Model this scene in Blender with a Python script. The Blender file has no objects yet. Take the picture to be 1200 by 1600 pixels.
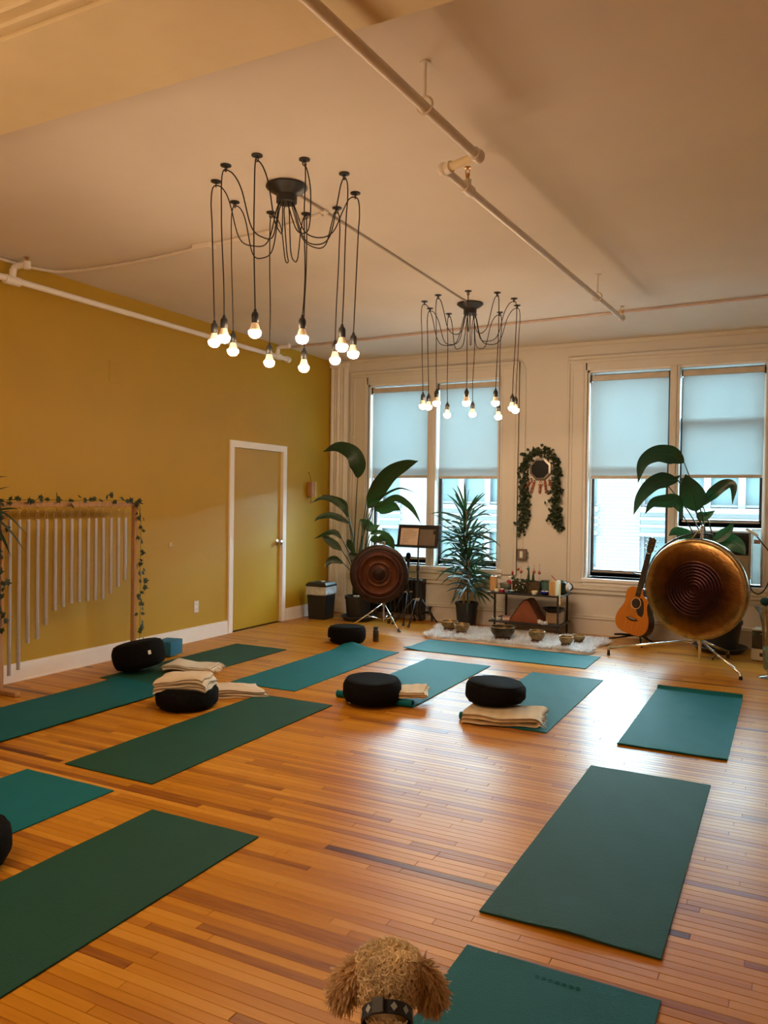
import bpy, bmesh, math, random
import numpy as np
from mathutils import Vector, Matrix, Euler
PI = math.pi
rnd = random.Random(7)
SC = bpy.context.scene
COL = SC.collection

# ---------------------------------------------------------------- camera
cd = bpy.data.cameras.new('camera')
cam = bpy.data.objects.new('camera', cd)
COL.objects.link(cam)
cd.sensor_fit = 'VERTICAL'
cd.sensor_height = 36.0
cd.lens = 36.0 * 1234.888 / 1600.0
cd.clip_start = 0.02
YAW, PITCH, ROLL = 0.474137, -0.0148805, 0.0144198
_f = Vector((-math.sin(YAW) * math.cos(PITCH), math.cos(YAW) * math.cos(PITCH), math.sin(PITCH)))
_r = Vector((math.cos(YAW), math.sin(YAW), 0.0))
_u = _r.cross(_f)
_r2 = _r * math.cos(ROLL) + _u * math.sin(ROLL)
_u2 = _u * math.cos(ROLL) - _r * math.sin(ROLL)
CAM = Vector((5.3995, 0.0, 1.47))
M = Matrix((_r2, _u2, -_f)).transposed().to_4x4()
M.translation = CAM
cam.matrix_world = M
SC.camera = cam

# ---------------------------------------------------------------- sky, exposure
SKY = (0.60, 0.88, 1.0)
SKY_STRENGTH = 38.0
BULB_COLOR = (1.0, 0.69, 0.42)
BULB_STRENGTH = 208.0
w = bpy.data.worlds.new('daylight'); SC.world = w
w.use_nodes = True
bg = w.node_tree.nodes['Background']
bg.inputs[0].default_value = (*SKY, 1)
bg.inputs[1].default_value = SKY_STRENGTH
vs = SC.view_settings
vs.view_transform = 'Standard'; vs.look = 'None'; vs.gamma = 1.0; vs.use_curve_mapping = False
vs.exposure = 0.0
try:
    cy = SC.cycles
    cy.use_denoising = True
    cy.max_bounces = 8; cy.diffuse_bounces = 5; cy.glossy_bounces = 4
    cy.transparent_max_bounces = 12; cy.transmission_bounces = 8
    cy.sample_clamp_indirect = 6.0
    cy.caustics_reflective = False; cy.caustics_refractive = False
except Exception:
    pass

# ---------------------------------------------------------------- materials
def new_mat(name):
    m = bpy.data.materials.new(name); m.use_nodes = True
    nt = m.node_tree
    return m, nt, nt.nodes['Principled BSDF']

def N(nt, t, **kw):
    n = nt.nodes.new(t)
    for k, v in kw.items():
        if k in n.inputs: n.inputs[k].default_value = v
        else: setattr(n, k, v)
    return n

def mat(name, col, rough=0.6, metal=0.0, var=0.10, scale=8.0, bump=0.0, bscale=60.0, stretch=(1, 1, 1), spec=0.5, coat=0.0):
    """paint / cloth / metal with a little noise in its colour and relief"""
    m, nt, p = new_mat(name)
    p.inputs['Roughness'].default_value = rough
    p.inputs['Metallic'].default_value = metal
    p.inputs['Specular IOR Level'].default_value = spec
    p.inputs['Coat Weight'].default_value = coat
    tc = N(nt, 'ShaderNodeTexCoord')
    mp = N(nt, 'ShaderNodeMapping'); mp.inputs['Scale'].default_value = stretch
    nt.links.new(tc.outputs['Object'], mp.inputs['Vector'])
    nz = N(nt, 'ShaderNodeTexNoise', Scale=scale, Detail=4.0)
    nt.links.new(mp.outputs[0], nz.inputs['Vector'])
    rp = N(nt, 'ShaderNodeValToRGB')
    rp.color_ramp.elements[0].position = 0.3; rp.color_ramp.elements[1].position = 0.7
    rp.color_ramp.elements[0].color = (*[c * (1 - var) for c in col], 1)
    rp.color_ramp.elements[1].color = (*[min(1, c * (1 + var)) for c in col], 1)
    nt.links.new(nz.outputs[0], rp.inputs[0])
    nt.links.new(rp.outputs[0], p.inputs['Base Color'])
    if bump:
        n2 = N(nt, 'ShaderNodeTexNoise', Scale=bscale, Detail=3.0)
        nt.links.new(mp.outputs[0], n2.inputs['Vector'])
        b = N(nt, 'ShaderNodeBump', Strength=bump, Distance=0.01)
        nt.links.new(n2.outputs[0], b.inputs['Height'])
        nt.links.new(b.outputs[0], p.inputs['Normal'])
    return m

def emit_mat(name, col, strength):
    m = bpy.data.materials.new(name); m.use_nodes = True
    nt = m.node_tree; nt.nodes.remove(nt.nodes['Principled BSDF'])
    e = N(nt, 'ShaderNodeEmission', Strength=strength); e.inputs[0].default_value = (*col, 1)
    nt.links.new(e.outputs[0], nt.nodes['Material Output'].inputs[0])
    return m

def leaf_mat(name, col, trans=0.35, rough=0.4):
    m, nt, p = new_mat(name)
    tc = N(nt, 'ShaderNodeTexCoord')
    nz = N(nt, 'ShaderNodeTexNoise', Scale=14.0, Detail=3.0)
    nt.links.new(tc.outputs['Object'], nz.inputs['Vector'])
    rp = N(nt, 'ShaderNodeValToRGB')
    rp.color_ramp.elements[0].color = (*[c * 0.65 for c in col], 1)
    rp.color_ramp.elements[1].color = (*[c * 1.35 for c in col], 1)
    nt.links.new(nz.outputs[0], rp.inputs[0]); nt.links.new(rp.outputs[0], p.inputs['Base Color'])
    p.inputs['Roughness'].default_value = rough
    t = N(nt, 'ShaderNodeBsdfTranslucent'); t.inputs[0].default_value = (col[0] * 2.2, col[1] * 2.4, col[2] * 1.2, 1)
    mx = N(nt, 'ShaderNodeMixShader'); mx.inputs[0].default_value = trans
    nt.links.new(p.outputs[0], mx.inputs[1]); nt.links.new(t.outputs[0], mx.inputs[2])
    nt.links.new(mx.outputs[0], nt.nodes['Material Output'].inputs[0])
    return m

def fibre_mat(name, col, trans=0.5):
    m, nt, p = new_mat(name)
    tc = N(nt, 'ShaderNodeTexCoord'); nz = N(nt, 'ShaderNodeTexNoise', Scale=14.0, Detail=3.0)
    nt.links.new(tc.outputs['Object'], nz.inputs['Vector'])
    rp = N(nt, 'ShaderNodeValToRGB'); rp.color_ramp.elements[0].position = .3; rp.color_ramp.elements[1].position = .7
    rp.color_ramp.elements[0].color = (*[c * 0.85 for c in col], 1); rp.color_ramp.elements[1].color = (*[min(1, c * 1.1) for c in col], 1)
    nt.links.new(nz.outputs[0], rp.inputs[0]); nt.links.new(rp.outputs[0], p.inputs['Base Color'])
    p.inputs['Roughness'].default_value = 0.8; p.inputs['Specular IOR Level'].default_value = 0.15
    t = N(nt, 'ShaderNodeBsdfTranslucent'); nt.links.new(rp.outputs[0], t.inputs[0])
    mx = N(nt, 'ShaderNodeMixShader'); mx.inputs[0].default_value = trans
    nt.links.new(p.outputs[0], mx.inputs[1]); nt.links.new(t.outputs[0], mx.inputs[2])
    nt.links.new(mx.outputs[0], nt.nodes['Material Output'].inputs[0])
    return m

def glass_mat(name, tint, gloss=0.08):
    m = bpy.data.materials.new(name); m.use_nodes = True
    nt = m.node_tree; nt.nodes.remove(nt.nodes['Principled BSDF'])
    a = N(nt, 'ShaderNodeBsdfTransparent'); a.inputs[0].default_value = (*tint, 1)
    g = N(nt, 'ShaderNodeBsdfGlossy', Roughness=0.03)
    fr = N(nt, 'ShaderNodeFresnel', IOR=1.45)
    mx = N(nt, 'ShaderNodeMixShader')
    mu = N(nt, 'ShaderNodeMath', operation='MULTIPLY_ADD'); mu.inputs[1].default_value = 0.7; mu.inputs[2].default_value = gloss * 0.3
    nt.links.new(fr.outputs[0], mu.inputs[0]); nt.links.new(mu.outputs[0], mx.inputs[0])
    nt.links.new(a.outputs[0], mx.inputs[1]); nt.links.new(g.outputs[0], mx.inputs[2])
    nt.links.new(mx.outputs[0], nt.nodes['Material Output'].inputs[0])
    return m

def blind_mat(name, col, trans):
    m = bpy.data.materials.new(name); m.use_nodes = True
    nt = m.node_tree; nt.nodes.remove(nt.nodes['Principled BSDF'])
    d = N(nt, 'ShaderNodeBsdfDiffuse'); d.inputs[0].default_value = (*col, 1)
    t = N(nt, 'ShaderNodeBsdfTranslucent'); t.inputs[0].default_value = (*trans, 1)
    tc = N(nt, 'ShaderNodeTexCoord')
    wv = N(nt, 'ShaderNodeTexNoise', Scale=3.0, Detail=2.0)
    nt.links.new(tc.outputs['Object'], wv.inputs['Vector'])
    rp = N(nt, 'ShaderNodeValToRGB')
    rp.color_ramp.elements[0].color = (*[c * 0.93 for c in trans], 1); rp.color_ramp.elements[1].color = (*[min(1, c * 1.07) for c in trans], 1)
    nt.links.new(wv.outputs[0], rp.inputs[0]); nt.links.new(rp.outputs[0], t.inputs[0])
    ad = N(nt, 'ShaderNodeAddShader')
    nt.links.new(d.outputs[0], ad.inputs[0]); nt.links.new(t.outputs[0], ad.inputs[1])
    nt.links.new(ad.outputs[0], nt.nodes['Material Output'].inputs[0])
    return m

def plank_mat():
    m, nt, p = new_mat('varnished_strip_oak')
    at = N(nt, 'ShaderNodeAttribute', attribute_name='tone')
    geo = N(nt, 'ShaderNodeTexCoord')
    cx = N(nt, 'ShaderNodeCombineXYZ')
    sep = N(nt, 'ShaderNodeSeparateXYZ'); nt.links.new(geo.outputs['Object'], sep.inputs[0])
    ofs = N(nt, 'ShaderNodeMath', operation='MULTIPLY_ADD'); ofs.inputs[1].default_value = 37.0
    nt.links.new(at.outputs['Fac'], ofs.inputs[0]); nt.links.new(sep.outputs['X'], ofs.inputs[2])
    nt.links.new(ofs.outputs[0], cx.inputs['X']); nt.links.new(sep.outputs['Y'], cx.inputs['Y']); nt.links.new(at.outputs['Fac'], cx.inputs['Z'])
    mp = N(nt, 'ShaderNodeMapping'); mp.inputs['Scale'].default_value = (2.2, 55.0, 30.0)
    nt.links.new(cx.outputs[0], mp.inputs['Vector'])
    nz = N(nt, 'ShaderNodeTexNoise', Scale=1.0, Detail=5.0, Distortion=0.8)
    nt.links.new(mp.outputs[0], nz.inputs['Vector'])
    mp2 = N(nt, 'ShaderNodeMapping'); mp2.inputs['Scale'].default_value = (1.4, 10.0, 30.0)
    nt.links.new(cx.outputs[0], mp2.inputs['Vector'])
    nz2 = N(nt, 'ShaderNodeTexNoise', Scale=2.0, Detail=4.0, Distortion=1.5)
    nt.links.new(mp2.outputs[0], nz2.inputs['Vector'])
    rp = N(nt, 'ShaderNodeValToRGB')
    cr = rp.color_ramp
    cr.elements[0].position = 0.0; cr.elements[0].color = (0.085, 0.019, 0.004, 1)
    cr.elements[1].position = 1.0; cr.elements[1].color = (0.60, 0.29, 0.045, 1)
    for pos, c in ((0.10, (0.20, 0.056, 0.005)), (0.3, (0.38, 0.138, 0.007)), (0.65, (0.51, 0.215, 0.011))):
        e = cr.elements.new(pos); e.color = (*c, 1)
    # tone + grain
    a1 = N(nt, 'ShaderNodeMath', operation='MULTIPLY_ADD'); a1.inputs[1].default_value = 0.30
    nt.links.new(nz.outputs[0], a1.inputs[0]); nt.links.new(at.outputs['Fac'], a1.inputs[2])
    a2 = N(nt, 'ShaderNodeMath', operation='MULTIPLY_ADD'); a2.inputs[1].default_value = 0.34
    nt.links.new(nz2.outputs[0], a2.inputs[0]); nt.links.new(a1.outputs[0], a2.inputs[2])
    a3 = N(nt, 'ShaderNodeMath', operation='SUBTRACT'); a3.inputs[1].default_value = 0.32
    nt.links.new(a2.outputs[0], a3.inputs[0]); nt.links.new(a3.outputs[0], rp.inputs[0])
    nt.links.new(rp.outputs[0], p.inputs['Base Color'])
    rr = N(nt, 'ShaderNodeMapRange'); rr.inputs['To Min'].default_value = 0.24; rr.inputs['To Max'].default_value = 0.42
    nt.links.new(nz2.outputs[0], rr.inputs[0]); nt.links.new(rr.outputs[0], p.inputs['Roughness'])
    p.inputs['Specular IOR Level'].default_value = 0.30
    b = N(nt, 'ShaderNodeBump', Strength=0.05, Distance=0.004)
    nt.links.new(nz.outputs[0], b.inputs['Height']); nt.links.new(b.outputs[0], p.inputs['Normal'])
    return m

def gong_mat(name, stops, radius, rough, metal=0.9):
    """patina laid in rings: colour from the distance to the gong's own axis (local y)"""
    m, nt, p = new_mat(name)
    tc = N(nt, 'ShaderNodeTexCoord')
    mp = N(nt, 'ShaderNodeMapping'); mp.inputs['Scale'].default_value = (1, 0, 1)
    nt.links.new(tc.outputs['Object'], mp.inputs['Vector'])
    ln = N(nt, 'ShaderNodeVectorMath', operation='LENGTH'); nt.links.new(mp.outputs[0], ln.inputs[0])
    dv = N(nt, 'ShaderNodeMath', operation='DIVIDE'); dv.inputs[1].default_value = radius
    nt.links.new(ln.outputs['Value'], dv.inputs[0])
    nz = N(nt, 'ShaderNodeTexNoise', Scale=7.0, Detail=6.0, Distortion=0.6)
    nt.links.new(tc.outputs['Object'], nz.inputs['Vector'])
    ad = N(nt, 'ShaderNodeMath', operation='MULTIPLY_ADD'); ad.inputs[1].default_value = 0.16
    nt.links.new(nz.outputs[0], ad.inputs[0]); nt.links.new(dv.outputs[0], ad.inputs[2])
    sb = N(nt, 'ShaderNodeMath', operation='SUBTRACT'); sb.inputs[1].default_value = 0.08
    nt.links.new(ad.outputs[0], sb.inputs[0])
    rp = N(nt, 'ShaderNodeValToRGB'); cr = rp.color_ramp
    cr.elements[0].position, cr.elements[0].color = stops[0][0], (*stops[0][1], 1)
    cr.elements[1].position, cr.elements[1].color = stops[-1][0], (*stops[-1][1], 1)
    for pos, c in stops[1:-1]:
        e = cr.elements.new(pos); e.color = (*c, 1)
    nt.links.new(sb.outputs[0], rp.inputs[0])
    mx = N(nt, 'ShaderNodeMix', data_type='RGBA', blend_type='MULTIPLY'); mx.inputs[0].default_value = 0.55
    n3 = N(nt, 'ShaderNodeTexNoise', Scale=9.0, Detail=5.0)
    nt.links.new(tc.outputs['Object'], n3.inputs['Vector'])
    r3 = N(nt, 'ShaderNodeValToRGB'); r3.color_ramp.elements[0].position = 0.35; r3.color_ramp.elements[0].color = (0.35, 0.33, 0.3, 1); r3.color_ramp.elements[1].position = 0.6
    nt.links.new(n3.outputs[0], r3.inputs[0])
    nt.links.new(rp.outputs[0], mx.inputs[6]); nt.links.new(r3.outputs[0], mx.inputs[7])
    nt.links.new(mx.outputs[2], p.inputs['Base Color'])
    p.inputs['Metallic'].default_value = metal; p.inputs['Roughness'].default_value = rough
    b = N(nt, 'ShaderNodeBump', Strength=0.25, Distance=0.004)
    n2 = N(nt, 'ShaderNodeTexNoise', Scale=45.0, Detail=2.0)
    nt.links.new(tc.outputs['Object'], n2.inputs['Vector'])
    nt.links.new(n2.outputs[0], b.inputs['Height']); nt.links.new(b.outputs[0], p.inputs['Normal'])
    return m

def stripe_mat(name, c1, c2, scale, axis=(1, 0, 0), rough=0.9):
    m, nt, p = new_mat(name)
    tc = N(nt, 'ShaderNodeTexCoord')
    mp = N(nt, 'ShaderNodeMapping'); mp.inputs['Scale'].default_value = axis
    nt.links.new(tc.outputs['Object'], mp.inputs['Vector'])
    wv = N(nt, 'ShaderNodeTexWave', Scale=scale, Distortion=1.2, Detail=3.0)
    nt.links.new(mp.outputs[0], wv.inputs['Vector'])
    rp = N(nt, 'ShaderNodeValToRGB'); rp.color_ramp.elements[0].color = (*c1, 1); rp.color_ramp.elements[1].color = (*c2, 1)
    nt.links.new(wv.outputs[0], rp.inputs[0]); nt.links.new(rp.outputs[0], p.inputs['Base Color'])
    p.inputs['Roughness'].default_value = rough
    n2 = N(nt, 'ShaderNodeTexNoise', Scale=120.0, Detail=2.0)
    nt.links.new(tc.outputs['Object'], n2.inputs['Vector'])
    b = N(nt, 'ShaderNodeBump', Strength=0.35, Distance=0.004); nt.links.new(n2.outputs[0], b.inputs['Height']); nt.links.new(b.outputs[0], p.inputs['Normal'])
    return m

def mat_mat(name, col):
    """yoga mat foam: fine cell relief"""
    m, nt, p = new_mat(name)
    tc = N(nt, 'ShaderNodeTexCoord')
    nz = N(nt, 'ShaderNodeTexNoise', Scale=5.0, Detail=3.0); nt.links.new(tc.outputs['Object'], nz.inputs['Vector'])
    rp = N(nt, 'ShaderNodeValToRGB'); rp.color_ramp.elements[0].color = (*[c * .88 for c in col], 1); rp.color_ramp.elements[1].color = (*[c * 1.12 for c in col], 1)
    nt.links.new(nz.outputs[0], rp.inputs[0]); nt.links.new(rp.outputs[0], p.inputs['Base Color'])
    vo = N(nt, 'ShaderNodeTexVoronoi', Scale=170.0); nt.links.new(tc.outputs['Object'], vo.inputs['Vector'])
    b = N(nt, 'ShaderNodeBump', Strength=0.4, Distance=0.002); nt.links.new(vo.outputs[0], b.inputs['Height']); nt.links.new(b.outputs[0], p.inputs['Normal'])
    p.inputs['Roughness'].default_value = 0.62; p.inputs['Specular IOR Level'].default_value = 0.13
    return m

def brick_mat(name):
    m, nt, p = new_mat(name)
    tc = N(nt, 'ShaderNodeTexCoord')
    mp = N(nt, 'ShaderNodeMapping'); mp.inputs['Rotation'].default_value = (PI / 2, 0, 0)
    nt.links.new(tc.outputs['Object'], mp.inputs['Vector'])
    br = N(nt, 'ShaderNodeTexBrick', Scale=1.0)
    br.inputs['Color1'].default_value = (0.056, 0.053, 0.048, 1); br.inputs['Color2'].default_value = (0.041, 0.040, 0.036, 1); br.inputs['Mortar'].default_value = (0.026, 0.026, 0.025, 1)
    br.inputs['Brick Width'].default_value = 0.24; br.inputs['Row Height'].default_value = 0.078; br.inputs['Mortar Size'].default_value = 0.008
    nt.links.new(mp.outputs[0], br.inputs['Vector']); nt.links.new(br.outputs[0], p.inputs['Base Color'])
    p.inputs['Roughness'].default_value = 0.85
    return m

MAT = dict(
    beam=mat('cream_beam_paint', (0.80, 0.68, 0.43), 0.7, var=0.05, scale=3, bump=0.1, bscale=8),
    ochre=mat('ochre_wall_paint', (0.48, 0.285, 0.009), 0.55, var=0.03, scale=2.0, bump=0.06, bscale=90),
    ochre_door=mat('ochre_door_paint', (0.48, 0.29, 0.012), 0.42, var=0.03, scale=3.0),
    cream=mat('cream_wall_paint', (0.74, 0.695, 0.63), 0.6, var=0.03, scale=2.0, bump=0.05, bscale=70),
    ceiling=mat('ceiling_plaster', (0.79, 0.735, 0.67), 0.8, var=0.04, scale=1.3, bump=0.12, bscale=5),
    trim=mat('white_gloss_trim', (0.90, 0.875, 0.85), 0.35, var=0.03, scale=4),
    pipe=mat('painted_pipe', (0.78, 0.72, 0.64), 0.4, var=0.05, scale=10),
    brass=mat('brass', (0.55, 0.30, 0.10), 0.3, 0.9, var=0.2, scale=60),
    black=mat('black_metal', (0.014, 0.013, 0.013), 0.42, var=0.2, scale=20),
    black_plastic=mat('black_plastic', (0.013, 0.014, 0.016), 0.4, var=0.2, scale=20),
    cord=mat('black_cloth_cord', (0.012, 0.010, 0.010), 0.7),
    subfloor=mat('dark_floor_joint', (0.045, 0.018, 0.007), 0.7, var=0.2),
    plank=plank_mat(),
    sash=mat('dark_bronze_sash', (0.022, 0.022, 0.025), 0.4, var=0.15),
    glass=glass_mat('window_glass', (0.95, 0.985, 0.99), 0.03),
    blind=blind_mat('blind_cloth', (0.30, 0.29, 0.27), (0.335, 0.37, 0.375)),
    blind_bar=mat('beige_blind_rail', (0.62, 0.54, 0.44), 0.5),
    chrome=mat('chrome', (0.75, 0.74, 0.73), 0.16, 1.0, var=0.04, scale=30),
    alu=mat('brushed_aluminium', (0.58, 0.55, 0.54), 0.38, 0.6, var=0.06, scale=10, stretch=(1, 1, 20)),
    teal=mat_mat('teal_mat_foam', (0.004, 0.122, 0.142)),
    teal_dark=mat_mat('deep_teal_mat_foam', (0.005, 0.098, 0.108)),
    green=mat_mat('dark_green_mat_foam', (0.012, 0.063, 0.042)),
    zafu=mat('black_cotton', (0.006, 0.0055, 0.0055), 0.95, var=0.25, scale=30, bump=0.3, bscale=150, spec=0.1),
    white_label=mat('white_label', (0.8, 0.8, 0.78), 0.7),
    blanket=stripe_mat('oatmeal_blanket', (0.56, 0.46, 0.32), (0.65, 0.55, 0.41), 26.0, (1, 0.2, 1)),
    blanket2=stripe_mat('beige_blanket', (0.53, 0.41, 0.25), (0.58, 0.45, 0.28), 14.0, (0.3, 1, 1)),
    fringe=mat('white_fringe', (0.82, 0.80, 0.76), 0.9),
    block=mat('blue_foam', (0.012, 0.135, 0.235), 0.7, var=0.06, scale=30, bump=0.15, bscale=200),
    terracotta_black=mat('black_nursery_pot', (0.016, 0.017, 0.020), 0.5, var=0.15),
    saucer=mat('slate_saucer', (0.045, 0.055, 0.066), 0.5),
    soil=mat('potting_soil', (0.035, 0.022, 0.014), 0.95, var=0.5, scale=50, bump=0.8, bscale=60),
    pebble=mat('white_pebble', (0.78, 0.75, 0.68), 0.7, var=0.15, scale=40),
    leaf=leaf_mat('broad_leaf_green', (0.011, 0.032, 0.011), 0.16, 0.36),
    leaf2=leaf_mat('peace_leaf_green', (0.009, 0.036, 0.019), 0.16, 0.33),
    leaf3=leaf_mat('strap_leaf_green', (0.011, 0.036, 0.015), 0.18, 0.38),
    ivy=leaf_mat('ivy_green', (0.018, 0.034, 0.011), 0.15, 0.5),
    stem=mat('green_stem', (0.028, 0.055, 0.018), 0.5, var=0.2, scale=20),
    cane=mat('tan_cane', (0.36, 0.22, 0.10), 0.75, var=0.3, scale=25, bump=0.5, bscale=30),
    wood=mat('pine_frame', (0.42, 0.22, 0.085), 0.5, var=0.25, scale=6, stretch=(14, 14, 1)),
    wood_v=mat('rubbed_beech', (0.52, 0.30, 0.12), 0.5, var=0.2, scale=6, stretch=(14, 14, 1)),
    card=mat('brown_card', (0.36, 0.23, 0.13), 0.8),
    paper=mat('printed_paper', (0.74, 0.58, 0.46), 0.8, var=0.02),
    paper_dark=mat('grey_brown_sheet', (0.17, 0.13, 0.10), 0.7, var=0.04),
    ink=mat('grey_ink', (0.30, 0.22, 0.16), 0.8),
    spruce=mat('orange_spruce', (0.50, 0.155, 0.018), 0.25, var=0.18, scale=5, stretch=(30, 1, 1), coat=0.3),
    rosewood=mat('dark_rosewood', (0.035, 0.020, 0.013), 0.3, var=0.3, scale=8, coat=0.3),
    ebony=mat('ebony', (0.016, 0.011, 0.009), 0.4),
    nickel=mat('nickel', (0.68, 0.67, 0.66), 0.25, 1.0),
    tent=mat('russet_canvas', (0.23, 0.060, 0.018), 0.7, var=0.15, scale=12),
    bowl=mat('hammered_bronze', (0.34, 0.22, 0.10), 0.32, 0.85, var=0.3, scale=25, bump=0.3, bscale=40),
    bowl_dark=mat('dark_bronze', (0.095, 0.068, 0.045), 0.34, 0.8, var=0.35, scale=20, bump=0.3, bscale=40),
    bowl_in=mat('bowl_inside', (0.55, 0.40, 0.20), 0.28, 0.9, var=0.2, scale=20),
    ring=mat('cushion_ring_cloth', (0.10, 0.05, 0.035), 0.85, var=0.4, scale=60),
    pelt=mat('sheepskin_pelt', (0.80, 0.76, 0.72), 0.95),
    wool=fibre_mat('white_wool', (0.93, 0.94, 0.95)),
    fur=fibre_mat('apricot_curls', (0.90, 0.77, 0.53), 0.4),
    fur_ear=fibre_mat('darker_apricot_curls', (0.74, 0.56, 0.34), 0.4),
    skin=mat('dog_undercoat', (0.50, 0.36, 0.20), 0.95),
    collar=mat('navy_nylon', (0.012, 0.020, 0.035), 0.6, var=0.3, scale=60),
    collar_print=mat('grey_print', (0.34, 0.38, 0.40), 0.7),
    nose=mat('black_nose', (0.012, 0.010, 0.010), 0.3),
    white_plastic=mat('white_plastic', (0.78, 0.75, 0.70), 0.35),
    beige_plastic=mat('beige_plastic', (0.40, 0.35, 0.29), 0.45, var=0.04),
    smoke=mat('smoked_tank', (0.05, 0.048, 0.055), 0.12, var=0.1),
    clear=glass_mat('clear_vase_glass', (0.88, 0.95, 0.95), 0.25),
    aqua=mat('aqua_glass_beads', (0.10, 0.42, 0.42), 0.25, var=0.5, scale=70, bump=1.0, bscale=90),
    felt=mat('dark_green_felt', (0.004, 0.045, 0.038), 0.95, var=0.2, scale=30),
    mallet_wood=mat('mallet_handle_wood', (0.42, 0.17, 0.065), 0.45, var=0.2),
    orange=mat('orange_grip', (0.62, 0.20, 0.10), 0.5),
    radiator=mat('black_cast_iron', (0.010, 0.0105, 0.011), 0.4, var=0.2, bump=0.2, bscale=50),
    bag=mat('pale_bin_liner', (0.50, 0.52, 0.54), 0.35, var=0.2, scale=20),
    ring_brass=mat('brass_ring', (0.75, 0.52, 0.22), 0.25, 1.0),
    bell_wood=mat('bell_wood', (0.40, 0.20, 0.085), 0.5, var=0.2, scale=8, stretch=(12, 12, 1)),
    bell_light=mat('bell_pale_wood', (0.70, 0.55, 0.30), 0.5),
    mirror=mat('dark_mirror', (0.008, 0.009, 0.011), 0.30, var=0.1, spec=0.15),
    mirror_frame=mat('pewter_frame', (0.28, 0.25, 0.22), 0.3, 0.7),
    bead=mat('amber_bead', (0.46, 0.14, 0.075), 0.15, 0.35, var=0.4, scale=60),
    bead_light=mat('cream_bead', (0.80, 0.70, 0.60), 0.2),
    red=mat('red_glaze', (0.36, 0.015, 0.025), 0.35),
    wax=mat('white_wax', (0.80, 0.78, 0.70), 0.4),
    yellow=mat('yellow_wax', (0.66, 0.52, 0.16), 0.5),
    blue=mat('cobalt_glaze', (0.014, 0.018, 0.24), 0.2),
    skyblue=mat('pale_blue_glaze', (0.25, 0.42, 0.56), 0.3),
    tealglaze=mat('teal_glaze', (0.015, 0.16, 0.22), 0.3),
    lilac=mat('lilac_glaze', (0.30, 0.22, 0.38), 0.3),
    celadon=mat('grey_green_ceramic', (0.14, 0.16, 0.12), 0.3, var=0.2),
    jade=mat('sea_green_pot', (0.09, 0.19, 0.165), 0.4, var=0.1),
    planter=mat('dark_wood_planter', (0.070, 0.042, 0.018), 0.7, var=0.3, scale=10, stretch=(2, 10, 10)),
    bottle_green=mat('bottle_green_enamel', (0.008, 0.042, 0.034), 0.3, var=0.2, scale=10),
    crystal=mat('white_quartz', (0.72, 0.74, 0.76), 0.2, var=0.15, scale=30),
    pink=mat('pink_cover', (0.60, 0.30, 0.27), 0.6),
    camo=mat('dark_bottle_print', (0.035, 0.026, 0.018), 0.35, var=0.9, scale=22),
    brickwall=brick_mat('whitewashed_brick'),
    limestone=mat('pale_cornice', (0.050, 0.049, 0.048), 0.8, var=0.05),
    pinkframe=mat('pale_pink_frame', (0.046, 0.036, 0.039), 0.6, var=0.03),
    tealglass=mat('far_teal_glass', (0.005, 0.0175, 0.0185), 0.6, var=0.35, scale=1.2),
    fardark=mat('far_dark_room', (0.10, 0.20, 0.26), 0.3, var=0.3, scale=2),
    asphalt=mat('pale_paving', (0.62, 0.62, 0.62), 0.9),
)
MAT['bulb'] = emit_mat('lit_bulb_globe', BULB_COLOR, BULB_STRENGTH)
MAT['ring_line'] = mat('worn_ring', (0.20, 0.13, 0.10), 0.45, 0.5, var=0.4, scale=20)
MAT['pink_paint'] = mat('pinkish_painted_conduit', (0.62, 0.47, 0.40), 0.5)
MAT['grey_paint'] = mat('grey_painted_conduit', (0.42, 0.36, 0.31), 0.5)
MAT['bulb_neck'] = mat('bulb_collar', (0.80, 0.66, 0.50), 0.5)

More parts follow.
